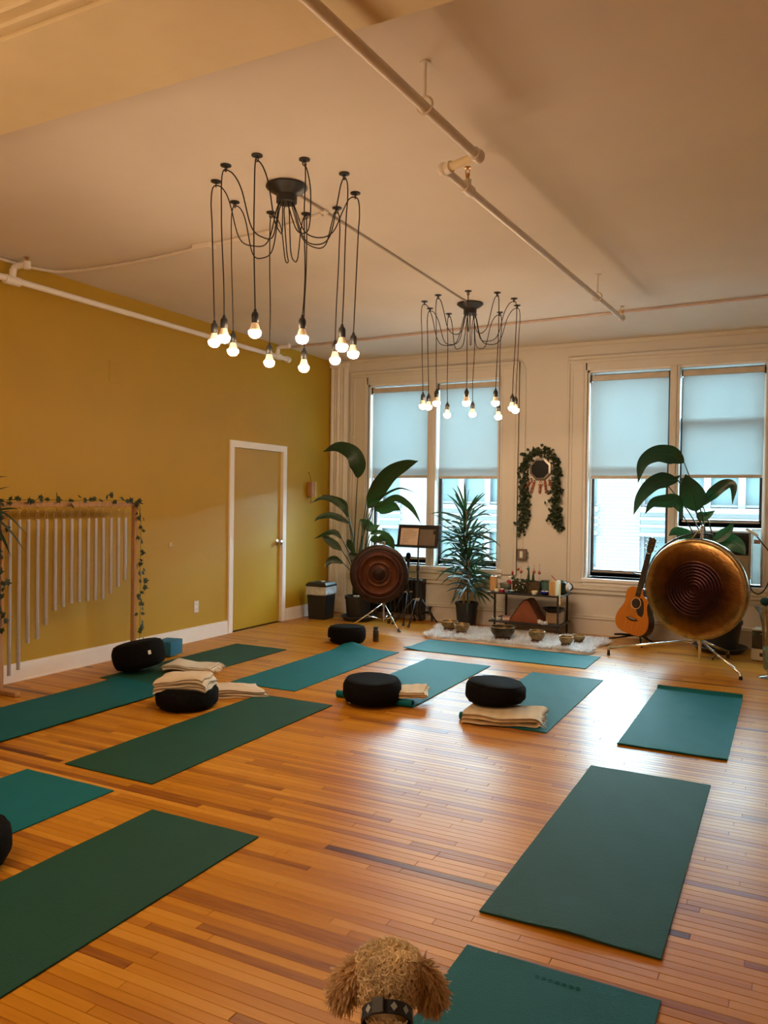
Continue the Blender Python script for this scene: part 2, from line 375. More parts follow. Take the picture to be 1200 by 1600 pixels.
# ---------------------------------------------------------------- mesh helpers
class B:
    """collects shapes in one bmesh"""
    def __init__(s): s.bm = bmesh.new()
    def _fin(s, vs, mtx):
        if mtx is not None:
            for v in vs: v.co = mtx @ v.co
        return s
    def box(s, x0, x1, y0, y1, z0, z1, mtx=None, bev=0.0, seg=1):
        r = bmesh.ops.create_cube(s.bm, size=1.0)
        vs = r['verts']
        for v in vs:
            v.co = Vector(((x0 + x1) / 2 + v.co.x * (x1 - x0), (y0 + y1) / 2 + v.co.y * (y1 - y0), (z0 + z1) / 2 + v.co.z * (z1 - z0)))
        if bev:
            es = list({e for v in vs for e in v.link_edges})
            r = bmesh.ops.bevel(s.bm, geom=es, offset=bev, segments=seg, affect='EDGES', profile=0.5, clamp_overlap=True)
            vs = list({v for f in r['faces'] for v in f.verts} | {v for v in vs if v.is_valid})
        return s._fin(vs, mtx)
    def ring(s, c, a, b, r, n, ph=0.0):
        return [s.bm.verts.new(c + a * (r * math.cos(ph + 2 * PI * i / n)) + b * (r * math.sin(ph + 2 * PI * i / n))) for i in range(n)]
    def skin(s, rings, cap0=True, cap1=True, closed=True):
        for A, Bq in zip(rings, rings[1:]):
            n = len(A)
            for i in range(n if closed else n - 1):
                j = (i + 1) % n
                try: s.bm.faces.new((A[i], A[j], Bq[j], Bq[i]))
                except ValueError: pass
        if cap0 and closed and len(rings[0]) > 2: s.bm.faces.new(list(reversed(rings[0])))
        if cap1 and closed and len(rings[-1]) > 2: s.bm.faces.new(rings[-1])
        return s
    def tube(s, pts, r, n=8, caps=True):
        pts = [Vector(p) for p in pts]
        rs = r if isinstance(r, (list, tuple)) else [r] * len(pts)
        rings = []; up = None
        for i, p in enumerate(pts):
            t = (pts[min(i + 1, len(pts) - 1)] - pts[max(i - 1, 0)])
            if t.length < 1e-9: t = Vector((0, 0, 1))
            t.normalize()
            if up is None:
                up = Vector((0, 0, 1)) if abs(t.z) < 0.9 else Vector((1, 0, 0))
            a = up - t * up.dot(t)
            if a.length < 1e-6: a = t.orthogonal()
            a.normalize(); up = a
            rings.append(s.ring(p, a, t.cross(a), rs[i], n))
        return s.skin(rings, caps, caps)
    def cyl(s, p0, p1, r0, r1=None, n=16):
        return s.tube([p0, p1], [r0, r0 if r1 is None else r1], n)
    def lathe(s, prof, n=24, mtx=None, cap0=True, cap1=True):
        """prof = [(radius, z)...] about local z"""
        new = []; rings = []
        for r, z in prof:
            rg = [s.bm.verts.new((max(r, 1e-4) * math.cos(2 * PI * i / n), max(r, 1e-4) * math.sin(2 * PI * i / n), z)) for i in range(n)]
            rings.append(rg); new += rg
        s.skin(rings, cap0, cap1)
        return s._fin(new, mtx)
    def sphere(s, c, r, seg=14, rings=8, sc=(1, 1, 1)):
        rr = bmesh.ops.create_uvsphere(s.bm, u_segments=seg, v_segments=rings, radius=1.0)
        for v in rr['verts']: v.co = Vector((c[0] + v.co.x * r * sc[0], c[1] + v.co.y * r * sc[1], c[2] + v.co.z * r * sc[2]))
        return s
    def torus(s, c, R_, r, a=Vector((1, 0, 0)), b=Vector((0, 1, 0)), n=24, m=8, arc=(0, 2 * PI)):
        full = abs(arc[1] - arc[0] - 2 * PI) < 1e-6
        c = Vector(c); k = a.cross(b).normalized(); rings = []
        for i in range(n + (0 if full else 1)):
            t = arc[0] + (arc[1] - arc[0]) * i / n
            d = a * math.cos(t) + b * math.sin(t)
            rings.append(s.ring(c + d * R_, d, k, r, m))
        if full: rings.append(rings[0])
        return s.skin(rings, not full, not full)
    def prism(s, poly, y0, y1, mtx=None):
        """poly = [(x, z)] extruded along y"""
        A = [s.bm.verts.new((x, y0, z)) for x, z in poly]; C = [s.bm.verts.new((x, y1, z)) for x, z in poly]
        s.skin([A, C]); return s._fin(A + C, mtx)
    def quad(s, a, b, c, d):
        s.bm.faces.new([s.bm.verts.new(p) for p in (a, b, c, d)]); return s
    def build(s, name, m, parent=None, smooth=False, recalc=True, local=False):
        if recalc: bmesh.ops.recalc_face_normals(s.bm, faces=s.bm.faces)
        me = bpy.data.meshes.new(name); s.bm.to_mesh(me); s.bm.free()
        return link_mesh(name, me, m, parent, smooth, local)

def world_of(o):
    mt = o.matrix_basis.copy()
    while o.parent is not None:
        o = o.parent; mt = o.matrix_basis @ mt
    return mt

def link_mesh(name, me, m, parent=None, smooth=False, local=False):
    if isinstance(m, str): m = MAT[m]
    me.materials.append(m)
    if smooth:
        me.polygons.foreach_set('use_smooth', [True] * len(me.polygons))
        if smooth == 'auto':
            try: me.set_sharp_from_angle(angle=math.radians(40))
            except Exception: pass
    o = bpy.data.objects.new(name, me); COL.objects.link(o)
    if parent is not None:
        if not local: me.transform(world_of(parent).inverted())
        o.parent = parent
    return o

def raw(name, verts, faces, m, parent=None, smooth=False, local=False):
    me = bpy.data.meshes.new(name); me.from_pydata([tuple(v) for v in verts], [], [tuple(f) for f in faces]); me.update()
    return link_mesh(name, me, m, parent, smooth, local)

def tag(o, label=None, cat=None, group=None, kind=None):
    if label: o['label'] = label
    if cat: o['category'] = cat
    if group: o['group'] = group
    if kind: o['kind'] = kind
    return o

def thing(name, label, cat, loc=(0, 0, 0), rz=0.0, group=None):
    o = bpy.data.objects.new(name, None); COL.objects.link(o)
    o.empty_display_size = 0.05
    o.matrix_basis = Matrix.LocRotScale(Vector(loc), Euler((0, 0, rz)), None)
    return tag(o, label, cat, group)

def struct(name, b, m, parent=None, smooth=False):
    o = b.build(name, m, parent, smooth)
    if parent is None: o['kind'] = 'structure'
    return o

def cat_rom(pts, k=6):
    pts = [Vector(p) for p in pts]
    P = [pts[0] * 2 - pts[1]] + pts + [pts[-1] * 2 - pts[-2]]
    out = []
    for i in range(1, len(P) - 2):
        for j in range(k):
            t = j / k
            a, b, c, d = P[i - 1], P[i], P[i + 1], P[i + 2]
            out.append(0.5 * ((2 * b) + (c - a) * t + (2 * a - 5 * b + 4 * c - d) * t * t + (3 * b - a - 3 * c + d) * t ** 3))
    out.append(pts[-1]); return out

def blade(mid, width, face_to, fold=0.25, prof=None, k=5, jag=0.0, seed=0):
    """leaf sheet along a midrib: returns verts, faces (local to the world)"""
    r = random.Random(seed)
    m = cat_rom(mid, k); n = len(m); V = []; F = []
    for i, p in enumerate(m):
        t = i / (n - 1)
        tg = (m[min(i + 1, n - 1)] - m[max(i - 1, 0)]).normalized()
        nrm = (Vector(face_to) - p); nrm = nrm - tg * nrm.dot(tg)
        nrm.normalize(); sd = tg.cross(nrm)
        wd = width / 2 * (prof(t) if prof else max(0.03, math.sin(PI * min(1, t ** 0.75 * 0.97 + 0.03)) ** 0.7))
        for u in (-1, -0.5, 0, 0.5, 1):
            ww = wd * (1 + jag * (r.random() - 0.5)) if abs(u) == 1 else wd
            V.append(p + sd * (u * ww) + nrm * (abs(u) * ww * fold * (1.0 if u < 0 else 0.7)))
    for i in range(n - 1):
        for j in range(4):
            a = i * 5 + j; F.append((a, a + 1, a + 6, a + 5))
    return V, F

def ribbons(roots, dirs, length, width, segs=4, curl=0.0, droop=0.0, seed=1):
    """numpy hair: tapered ribbons, optionally curled. roots (n,3) dirs (n,3)"""
    rs = np.random.RandomState(seed); n = len(roots)
    d = dirs / np.linalg.norm(dirs, axis=1, keepdims=True)
    a = np.cross(d, rs.normal(size=(n, 3))); a /= np.linalg.norm(a, axis=1, keepdims=True)
    b = np.cross(d, a)
    L = length * (0.6 + 0.7 * rs.rand(n, 1)); ph = rs.rand(n, 1) * 2 * np.pi; wn = 0.7 + 0.6 * rs.rand(n, 1)
    V = np.zeros((n, segs + 1, 2, 3))
    for i in range(segs + 1):
        t = i / segs
        c = roots + d * L * t * (1 - 0.25 * curl * t)
        ang = ph + t * curl * 6.0
        c = c + (a * np.cos(ang) - a * np.cos(ph)) * L * 0.22 * curl + (b * np.sin(ang) - b * np.sin(ph)) * L * 0.22 * curl
        c[:, 2] -= (droop * L[:, 0] * t * t)
        wv = width * wn * (1 - t) ** 0.6 + width * 0.05
        side = a * np.cos(ang * 0.5) + b * np.sin(ang * 0.5)
        V[:, i, 0] = c - side * wv; V[:, i, 1] = c + side * wv
    idx = np.arange(n)[:, None] * (segs + 1) * 2 + np.arange(segs)[None, :] * 2
    F = np.stack([idx, idx + 1, idx + 3, idx + 2], -1).reshape(-1, 4)
    return V.reshape(-1, 3), F

def fast_mesh(name, V, F, m, parent=None, smooth=True):
    me = bpy.data.meshes.new(name)
    me.vertices.add(len(V)); me.vertices.foreach_set('co', np.asarray(V, np.float32).ravel())
    k = F.shape[1]
    me.loops.add(F.size); me.loops.foreach_set('vertex_index', F.astype(np.int32).ravel())
    me.polygons.add(len(F)); me.polygons.foreach_set('loop_start', (np.arange(len(F)) * k).astype(np.int32))
    me.update(calc_edges=True); me.validate()
    return link_mesh(name, me, m, parent, smooth)

# ================================================================ SETTING
YB, H = 8.957, 3.284
XR, YR = 9.0, -4.0

# yoga mats (needed first: planks hidden below them are not picked as single planks)
# x0, x1, y0, y1
MATS = dict(A=(4.44, 5.06, 2.66, 4.45), B=(1.90, 2.53, 3.04, 4.83), C=(4.49, 5.11, 4.89, 6.62), D=(2.03, 3.82, 7.03, 7.66),
            E=(2.43, 3.05, 5.04, 6.70), F=(3.45, 4.05, 4.94, 6.65), G=(1.46, 2.07, 5.04, 6.85), H=(0.47, 1.07, 4.62, 6.40),
            I=(0.62, 1.27, 2.85, 4.66), J=(1.80, 2.43, 1.08, 2.88), K=(2.77, 3.38, 0.98, 2.79), L=(4.48, 5.09, 0.64, 2.44))

def build_floor():
    b = B(); b.box(-0.2, XR + 0.2, YR - 0.2, 9.3, -0.06, -0.006)
    fl = struct('floor', b, 'subfloor')
    r = random.Random(11)
    PW = 0.0412
    planks = []
    y = YR
    while y < YB:
        x = -r.random() * 1.2
        while x < XR:
            L = r.choice((0.45, 0.6, 0.8, 0.95, 1.1, 1.35, 1.6)) * (0.85 + 0.3 * r.random())
            x1 = min(x + L, XR)
            if x1 > 0.02:
                t = r.random(); tone = 0.27 + 0.52 * t
                if r.random() < 0.10: tone = 0.14 + 0.14 * r.random()
                if r.random() < 0.012: tone = 0.0
                planks.append((max(x, 0.0), x1, y, min(y + PW, YB), tone, r.random() * 0.0006))
            x += L
        y += PW
    R3 = np.array([list(_r2), list(_u2), list(_f)])
    def seen(pl):
        x0, x1, y0, y1 = pl[:4]; a = 0.0
        for i in range(9):
            px = x0 + (x1 - x0) * (i + .5) / 9; py = (y0 + y1) / 2
            if any(m[0] < px < m[1] and m[2] < py < m[3] for m in MATS.values()): continue
            c = R3 @ np.array([px - CAM.x, py - CAM.y, -CAM.z])
            if c[2] < 0.2: continue
            u, v = 600 + 1234.9 * c[0] / c[2], 800 - 1234.9 * c[1] / c[2]
            if 0 < u < 1200 and 0 < v < 1600: a += (x1 - x0) / 9 * PW / c[2] ** 3
        return a
    order = sorted(range(len(planks)), key=lambda i: -seen(planks[i]))
    near = set(order[:296])
    def verts(pl):
        x0, x1, y0, y1, tone, dz = pl
        g = 0.0007; e = 0.0012
        zt, zb = -0.0002 - dz, -0.007
        return [(x0 + g, y0 + g, zb), (x1 - g, y0 + g, zb), (x1 - g, y1 - g, zb), (x0 + g, y1 - g, zb),
                (x0 + g, y0 + g, zt - e), (x1 - g, y0 + g, zt - e), (x1 - g, y1 - g, zt - e), (x0 + g, y1 - g, zt - e),
                (x0 + g + e, y0 + g + e, zt), (x1 - g - e, y0 + g + e, zt), (x1 - g - e, y1 - g - e, zt), (x0 + g + e, y1 - g - e, zt)]
    FQ = []
    for o_ in (0, 4):
        for i in range(4):
            j = (i + 1) % 4; FQ.append((o_ + i, o_ + j, o_ + 4 + j, o_ + 4 + i))
    FQ.append((8, 9, 10, 11))
    V, F, T = [], [], []
    for i, pl in enumerate(planks):
        if i in near:
            me = bpy.data.meshes.new('plank'); me.from_pydata(verts(pl), [], FQ); me.update()
            at = me.attributes.new('tone', 'FLOAT', 'FACE'); at.data.foreach_set('value', [pl[4]] * len(FQ))
            link_mesh('plank', me, 'plank', fl)
        else:
            o = len(V); V += verts(pl); F += [tuple(o + k for k in f) for f in FQ]; T += [pl[4]] * len(FQ)
    me = bpy.data.meshes.new('strip_flooring'); me.from_pydata(V, [], F); me.update()
    at = me.attributes.new('tone', 'FLOAT', 'FACE'); at.data.foreach_set('value', T)
    tag(link_mesh('strip_flooring', me, 'plank', fl), kind='stuff')
build_floor()

b = B(); b.box(-0.2, XR + 0.2, YR - 0.2, 9.26, H, H + 0.2)
ceil = struct('ceiling', b, 'ceiling')
# downstand beam across the room, its near side stepped with a plaster cornice
b = B(); b.box(0, XR, 1.99, 2.50, H - 0.12, H + 0.01)
struct('trim_1', b, 'beam')
b = B()
for (ya, yb_, za, zb) in ((1.90, 1.99, H - 0.085, H), (1.94, 1.99, H - 0.105, H - 0.085), (1.80, 1.90, H - 0.05, H), (1.76, 1.80, H - 0.03, H)):
    b.box(0, XR, ya, yb_, za, zb, bev=0.008)
struct('trim_2', b, 'beam')

DY0, DY1, DZ = 6.905, 7.85, 2.03
b = B()
b.box(-0.2, 0, YR - 0.2, DY0, 0, H); b.box(-0.2, 0, DY1, 9.26, 0, H); b.box(-0.2, 0, DY0, DY1, DZ, H); b.box(-0.2, -0.12, DY0, DY1, 0, DZ)
struct('wall_left', b, 'ochre')
b = B(); b.box(XR, XR + 0.2, YR - 0.2, 9.26, 0, H); struct('wall_right', b, 'cream')
b = B(); b.box(0, XR, YR - 0.2, YR, 0, H); struct('wall_rear', b, 'cream')
WIN = [(0.565, 2.365, 0.67, 2.945, 1.40, 1.51), (3.355, 5.185, 0.63, 2.955, 4.235, 4.335), (6.15, 7.95, 0.65, 2.95, 7.0, 7.11)]
b = B()
xs = [0.0]
for wv in WIN: xs += [wv[0], wv[1]]
xs.append(XR)
for i in range(0, len(xs), 2): b.box(xs[i], xs[i + 1], YB, YB + 0.30, 0, H)
for wv in WIN:
    b.box(wv[0], wv[1], YB, YB + 0.30, 0, wv[2]); b.box(wv[0], wv[1], YB, YB + 0.30, wv[3], H)
struct('wall_back', b, 'cream')

# baseboards
def base_run(name, y0, y1):
    b = B(); b.box(0.0, 0.016, y0, y1, 0.0, 0.125); b.box(0.0, 0.011, y0, y1, 0.125, 0.145); b.box(0, 0.022, y0, y1, 0, 0.012)
    struct(name, b, 'trim')
base_run('baseboard_left', YR, DY0 - 0.075); base_run('baseboard_corner', DY1 + 0.075, YB - 0.03)
b = B()
b.box(0.02, XR, YB - 0.022, YB, 0, 0.17); b.box(0.02, XR, YB - 0.034, YB, 0.17, 0.19, bev=0.006); b.box(0.02, XR, YB - 0.027, YB, 0.19, 0.215, bev=0.006)
struct('baseboard_back', b, 'cream')
b = B()
for x0, x1 in ((0.28, 2.56), (3.13, XR)):
    b.box(x0, x1, YB - 0.030, YB, 0.455, 0.50, bev=0.006); b.box(x0, x1, YB - 0.045, YB, 0.50, 0.525, bev=0.006); b.box(x0, x1, YB - 0.022, YB, 0.525, 0.575, bev=0.004)
struct('trim_3', b, 'cream')
# fluted corner casing beside the ochre wall
b = B(); b.box(0.005, 0.27, YB - 0.028, YB, 0.0, H - 0.06)
for x, r_ in ((0.035, 0.022), (0.085, 0.016), (0.125, 0.028), (0.178, 0.016), (0.225, 0.03)):
    b.cyl((x, YB - 0.03, 0.20), (x, YB - 0.03, H - 0.07), r_, n=12)
b.box(0.0, 0.28, YB - 0.062, YB, 0.0, 0.20, bev=0.008); b.box(0.03, 0.25, YB - 0.07, YB - 0.06, 0.04, 0.16, bev=0.004); b.box(0.0, 0.28, YB - 0.06, YB, H - 0.10, H - 0.03, bev=0.01)
struct('trim_4', b, 'trim')
# shallow cornice over the window wall
b = B(); b.box(0, XR, YB - 0.02, YB, H - 0.05, H, bev=0.008); struct('trim_5', b, 'cream')

# door
def build_door():
    d = thing('door_1', None, None, (0, DY0, 0)); d['kind'] = 'structure'
    b = B(); b.box(-0.06, -0.022, DY0 + 0.004, DY1 - 0.004, 0.008, DZ - 0.004, bev=0.003); b.build('door_panel', 'ochre_door', d)
    for nm, (y0, y1, z0, z1) in dict(left=(DY0 - 0.07, DY0 + 0.006, 0, DZ + 0.07), right=(DY1 - 0.006, DY1 + 0.07, 0, DZ + 0.07), top=(DY0 + 0.006, DY1 - 0.006, DZ - 0.006, DZ + 0.07)).items():
        b = B(); b.box(-0.09, 0.020, y0, y1, z0, z1, bev=0.004); b.build('door_casing', 'trim', d)
    for z in (1.86, 0.20):
        b = B(); b.cyl((-0.012, DY0 + 0.012, z), (-0.012, DY0 + 0.012, z + 0.10), 0.008, n=10); b.box(-0.024, -0.015, DY0 + 0.006, DY0 + 0.045, z, z + 0.10)
        b.build('hinge', 'pipe', d)
    b = B(); mt = Matrix.Translation((-0.022, DY1 - 0.065, 0.95)) @ Matrix.Rotation(PI / 2, 4, 'Y')
    b.lathe([(0.034, 0), (0.034, 0.006), (0.014, 0.012), (0.013, 0.034), (0.024, 0.042), (0.030, 0.056), (0.026, 0.068), (0.010, 0.073)], 20, mt)
    b.build('door_knob', 'nickel', d, smooth='auto')
build_door()

# windows
def bars(b, x0, x1, z0, z1, y0, y1, t):
    b.box(x0, x0 + t, y0, y1, z0, z1); b.box(x1 - t, x1, y0, y1, z0, z1); b.box(x0 + t, x1 - t, y0, y1, z0, z0 + t); b.box(x0 + t, x1 - t, y0, y1, z1 - t, z1)

def build_window(n, x0, x1, z0, z1, m0, m1, lw, rw, ac=False):
    wd = thing('window_%d' % n, None, None, ((x0 + x1) / 2, YB, z0)); wd['kind'] = 'structure'
    tp = 3.115
    b = B()
    for a0, a1, outer in ((x0 - lw, x0, 1), (x1, x1 + rw, -1)):
        b.box(a0, a1, YB - 0.026, YB, z0 - 0.055, tp, bev=0.003)
        o = a0 if outer == 1 else a1
        for k, (d, pr) in enumerate(((0.0, 0.046), (0.035, 0.036), (lw - 0.055, 0.036), (lw - 0.022, 0.030))):
            q0, q1 = (o + d, o + d + 0.022) if outer == 1 else (o - d - 0.022, o - d)
            b.box(q0, q1, YB - pr, YB, z0 - 0.055, tp, bev=0.004)
    b.build('window_casing', 'cream', wd)
    b = B(); b.box(x0 - lw, x1 + rw, YB - 0.03, YB, z1, tp, bev=0.003); b.box(x0 - lw, x1 + rw, YB - 0.05, YB, tp - 0.035, tp, bev=0.006); b.box(x0 - lw, x1 + rw, YB - 0.04, YB, tp - 0.075, tp - 0.045, bev=0.004)
    b.build('head_casing', 'cream', wd)
    b = B()                                                         # lining of the reveal
    b.box(x0, x0 + 0.022, YB - 0.005, YB + 0.28, z0, z1); b.box(x1 - 0.022, x1, YB - 0.005, YB + 0.28, z0, z1); b.box(x0, x1, YB - 0.005, YB + 0.28, z1 - 0.022, z1)
    b.box(x0 + 0.022, x0 + 0.042, YB + 0.075, YB + 0.10, z0, z1); b.box(x1 - 0.042, x1 - 0.022, YB + 0.075, YB + 0.10, z0, z1)
    b.build('window_jamb', 'trim', wd)
    b = B(); b.box(x0 - 0.03, x1 + 0.03, YB - 0.05, YB + 0.28, z0 - 0.045, z0, bev=0.008); b.box(x0 - 0.02, x1 + 0.02, YB - 0.032, YB, z0 - 0.085, z0 - 0.045, bev=0.006)
    b.build('window_sill', 'trim', wd)
    b = B(); b.box(m0, m1, YB - 0.02, YB + 0.24, z0, z1, bev=0.004); b.box(m0 + 0.03, m1 - 0.03, YB - 0.032, YB - 0.018, z0, z1, bev=0.004)
    b.build('mullion', 'cream', wd)
    for i, (a0, a1) in enumerate(((x0 + 0.03, m0 - 0.003), (m1 + 0.003, x1 - 0.03))):
        zb = 1.235 if (ac and i == 1) else z0 + 0.015
        b = B(); y0, y1 = YB + 0.11, YB + 0.155
        bars(b, a0, a1, zb, zb + 1.165 if (ac and i == 1) else 1.90, y0, y1, 0.038)
        b.box(a0, a1, y0, y1, zb, zb + 0.075)
        b.build('lower_sash', 'sash', wd)
        b = B(); bars(b, a0, a1, 2.35 if (ac and i == 1) else 1.86, z1 - 0.02, YB + 0.165, YB + 0.21, 0.036); b.build('upper_sash', 'sash', wd)
        b = B(); b.box(a0 + 0.03, a1 - 0.03, YB + 0.128, YB + 0.134, zb + 0.03, 2.36 if (ac and i == 1) else 1.88); b.build('glass_pane', 'glass', wd)
        b = B(); b.box(a0 + 0.03, a1 - 0.03, YB + 0.184, YB + 0.190, 2.37 if (ac and i == 1) else 1.88, z1 - 0.04); b.build('glass_pane', 'glass', wd)
        b = B(); b.box(a0 + 0.03, a1 - 0.03, YB + 0.098, YB + 0.112, zb + 0.050, zb + 0.062); b.build('sash_lift', 'nickel', wd)
    return wd
for i, wv in enumerate(WIN):
    build_window(i + 1, *wv, 0.25 if i == 0 else 0.215, 0.20, ac=(i == 1))

# roller blinds
def build_blind(x0, x1, zb, zt, label, group=None):
    t = thing('roller_blind', label, 'blind', ((x0 + x1) / 2, YB + 0.05, zt))
    b = B(); b.box(x0 + 0.018, x1 - 0.018, YB + 0.052, YB + 0.0535, zb + 0.03, zt - 0.03); b.build('blind_cloth', 'blind', t)
    b = B(); b.box(x0 + 0.012, x1 - 0.012, YB + 0.028, YB + 0.075, zt - 0.062, zt, bev=0.006); b.build('blind_fascia', 'blind_bar', t)
    b = B(); b.box(x0 + 0.016, x1 - 0.016, YB + 0.046, YB + 0.060, zb, zb + 0.034, bev=0.004); b.build('bottom_rail', 'blind_bar', t)
    for x in (x0 + 0.004, x1 - 0.012):
        b = B(); b.box(x, x + 0.008, YB + 0.022, YB + 0.08, zt - 0.075, zt + 0.008); b.build('bracket', 'sash', t)
    return t
T1 = 2.905
build_blind(0.59, 1.395, 1.755, T1, 'pale roller blind on the left sash of the window nearest the ochre wall')
build_blind(1.515, 2.34, 1.745, T1, 'pale roller blind half drawn behind the feathery potted plant and second chandelier')
build_blind(3.38, 4.23, 1.745, T1, 'pale roller blind above the guitar, half drawn in the right window')
build_blind(4.34, 5.16, 1.755, T1, 'pale roller blind above the air conditioner with a sash line across it')
build_blind(6.175, 6.995, 1.75, T1, 'half drawn blind on the left side of the window past the right edge')
build_blind(7.115, 7.925, 1.75, T1, 'half drawn blind on the right side of the window past the right edge')

# ---------------------------------------------------------------- building across the street
def build_facade():
    FY = 18.0
    t = thing('facing_building', 'whitewashed brick building with teal windows across the street', 'building', (0, FY + 1, -9))
    P0 = 4.94
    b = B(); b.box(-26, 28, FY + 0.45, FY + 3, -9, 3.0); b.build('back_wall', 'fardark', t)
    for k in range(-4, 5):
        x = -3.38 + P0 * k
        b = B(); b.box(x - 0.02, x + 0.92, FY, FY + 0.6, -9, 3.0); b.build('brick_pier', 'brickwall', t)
        # small windows at the left edge of each pier read as a dark slot
        for fl in range(-3, 1):
            zb = 1.40 + 2.1 * fl
            x0, x1 = x + 0.92, x + P0 + 0.03
            b = B()
            b.box(x0, x1, FY + 0.02, FY + 0.5, zb - 0.60, zb - 0.08)
            b.box(x0, x1, FY - 0.10, FY + 0.3, zb - 0.12, zb, bev=0.02); b.box(x0, x1, FY - 0.06, FY + 0.3, zb - 0.28, zb - 0.22); b.box(x0, x1, FY - 0.06, FY + 0.3, zb - 0.44, zb - 0.38); b.box(x0, x1, FY - 0.12, FY + 0.3, zb - 0.64, zb - 0.56, bev=0.02)
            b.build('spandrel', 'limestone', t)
            wdw = None
            n = 6; wpx = (x1 - x0) / n
            if abs(fl) > 1:
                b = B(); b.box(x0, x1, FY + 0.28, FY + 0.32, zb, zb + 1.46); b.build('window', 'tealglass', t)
                continue
            for i in range(n):
                a0, a1 = x0 + i * wpx, x0 + (i + 1) * wpx
                b = B(); b.box(a0, a0 + 0.07, FY + 0.14, FY + 0.32, zb, zb + 1.6); b.box(a1 - 0.07, a1, FY + 0.14, FY + 0.32, zb, zb + 1.6)
                b.box(a0 + 0.07, a1 - 0.07, FY + 0.16, FY + 0.32, zb + 0.02, zb + 0.07); b.box(a0 + 0.07, a1 - 0.07, FY + 0.16, FY + 0.32, zb + 0.68, zb + 0.73)
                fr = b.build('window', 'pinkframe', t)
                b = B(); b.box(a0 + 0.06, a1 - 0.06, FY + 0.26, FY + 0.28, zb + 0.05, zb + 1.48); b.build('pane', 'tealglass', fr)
    return t
build_facade()
b = B(); b.box(-40, 40, 9.4, 17.9, -9.3, -9.0); struct('trim_6', b, 'asphalt')

# ---------------------------------------------------------------- pipes under the ceiling
def pipe_run(t, name, pts, r, m='pipe', n=12):
    b = B(); b.tube(pts, r, n); return b.build(name, m, t, smooth='auto')
def sprinkler(t, p, up=True):
    x, y, z = p
    b = B(); b.cyl((x, y, z), (x, y, z + 0.02), 0.010, n=10); b.cyl((x, y, z + 0.02), (x, y, z + 0.032), 0.013, n=6)
    b.tube([(x - 0.008, y, z + 0.03), (x - 0.012, y, z + 0.045), (x, y, z + 0.062)], 0.003, 6); b.tube([(x + 0.008, y, z + 0.03), (x + 0.012, y, z + 0.045), (x, y, z + 0.062)], 0.003, 6)
    b.lathe([(0.004, 0.060), (0.018, 0.063), (0.018, 0.066), (0.004, 0.067)], 12, Matrix.Translation((x, y, z)))
    return b.build('sprinkler_head', 'brass', t, smooth='auto')

t = thing('sprinkler_pipe', 'cream sprinkler pipe hung along the ceiling with a dogleg', 'pipe', (4.05, 3.5, 3.10))
pipe_run(t, 'pipe_run', [(3.578, YR, 3.10), (4.055, 3.53, 3.10)], 0.023)
pipe_run(t, 'offset_pipe', [(4.055, 3.53, 3.10), (3.855, 3.60, 3.10)], 0.020, 'beam')
pipe_run(t, 'pipe_run', [(3.855, 3.60, 3.10), (4.055, 7.15, 3.10)], 0.0205)
b = B(); b.sphere((4.057, 3.535, 3.10), 0.034); b.cyl((4.052, 3.49, 3.10), (4.056, 3.53, 3.10), 0.031, n=14); b.build('elbow', 'pipe', t, smooth='auto')
b = B(); b.sphere((3.853, 3.598, 3.10), 0.032); b.cyl((3.858, 3.60, 3.10), (3.90, 3.586, 3.10), 0.029, n=14); b.cyl((3.855, 3.60, 3.10), (3.858, 3.645, 3.10), 0.027, n=14); b.build('elbow', 'pipe', t, smooth='auto')
b = B(); b.cyl((3.869, 3.83, 3.10), (3.874, 3.92, 3.10), 0.029, n=14); b.cyl((3.872, 3.875, 3.10), (3.872, 3.875, 3.145), 0.021, n=12); b.build('tee', 'pipe', t, smooth='auto')
b = B(); b.sphere((4.055, 7.15, 3.10), 0.029); b.cyl((4.055, 7.15, 3.10), (4.055, 7.15, 3.14), 0.018, n=12); b.build('end_cap', 'pipe', t, smooth='auto')
sprinkler(t, (3.872, 3.875, 3.145)); sprinkler(t, (4.055, 7.15, 3.14))
for (x, y) in ((4.0215, 3.0), (4.0105, 6.36), (3.838, 0.1)):
    b = B(); b.cyl((x, y, 3.145), (x, y, H), 0.0065, n=8); b.lathe([(0.022, H - 0.006), (0.022, H)], 12, Matrix.Translation((x, y, 0)))
    b.torus((x, y, 3.107), 0.036, 0.005, Vector((1, 0, 0)), Vector((0, 0, 1)), 20, 6); b.build('hanger', 'pipe', t, smooth='auto')

t = thing('wall_pipe', 'white sprinkler pipe running high along the ochre wall', 'pipe', (0.08, 4.0, 3.11))
pipe_run(t, 'pipe_run', [(0.08, YR, 3.10), (0.08, 7.82, 3.12)], 0.026, 'trim')
b = B(); b.cyl((0.08, 4.02, 3.107), (0.08, 4.15, 3.108), 0.036, n=14); b.cyl((0.08, 4.085, 3.11), (0.085, 4.09, 3.19), 0.027, n=12); b.build('tee', 'trim', t, smooth='auto')
b = B(); b.tube(cat_rom([(0.085, 4.09, 3.18), (0.09, 4.10, 3.21), (0.13, 4.11, 3.222), (0.20, 4.13, 3.225)], 5), 0.024, 12); b.cyl((0.19, 4.13, 3.195), (0.19, 4.13, 3.25), 0.028, n=14); b.build('elbow', 'trim', t, smooth='auto')
b = B(); b.cyl((0.19, 4.13, 3.25), (0.19, 4.13, 3.262), 0.012, n=10); b.cyl((0.19, 4.13, 3.262), (0.19, 4.13, 3.272), 0.006, n=8); b.lathe([(0.004, 3.272), (0.018, 3.274), (0.018, 3.277), (0.004, 3.278)], 12, Matrix.Translation((0.19, 4.13, 0))); b.build('sprinkler_head', 'brass', t, smooth='auto')
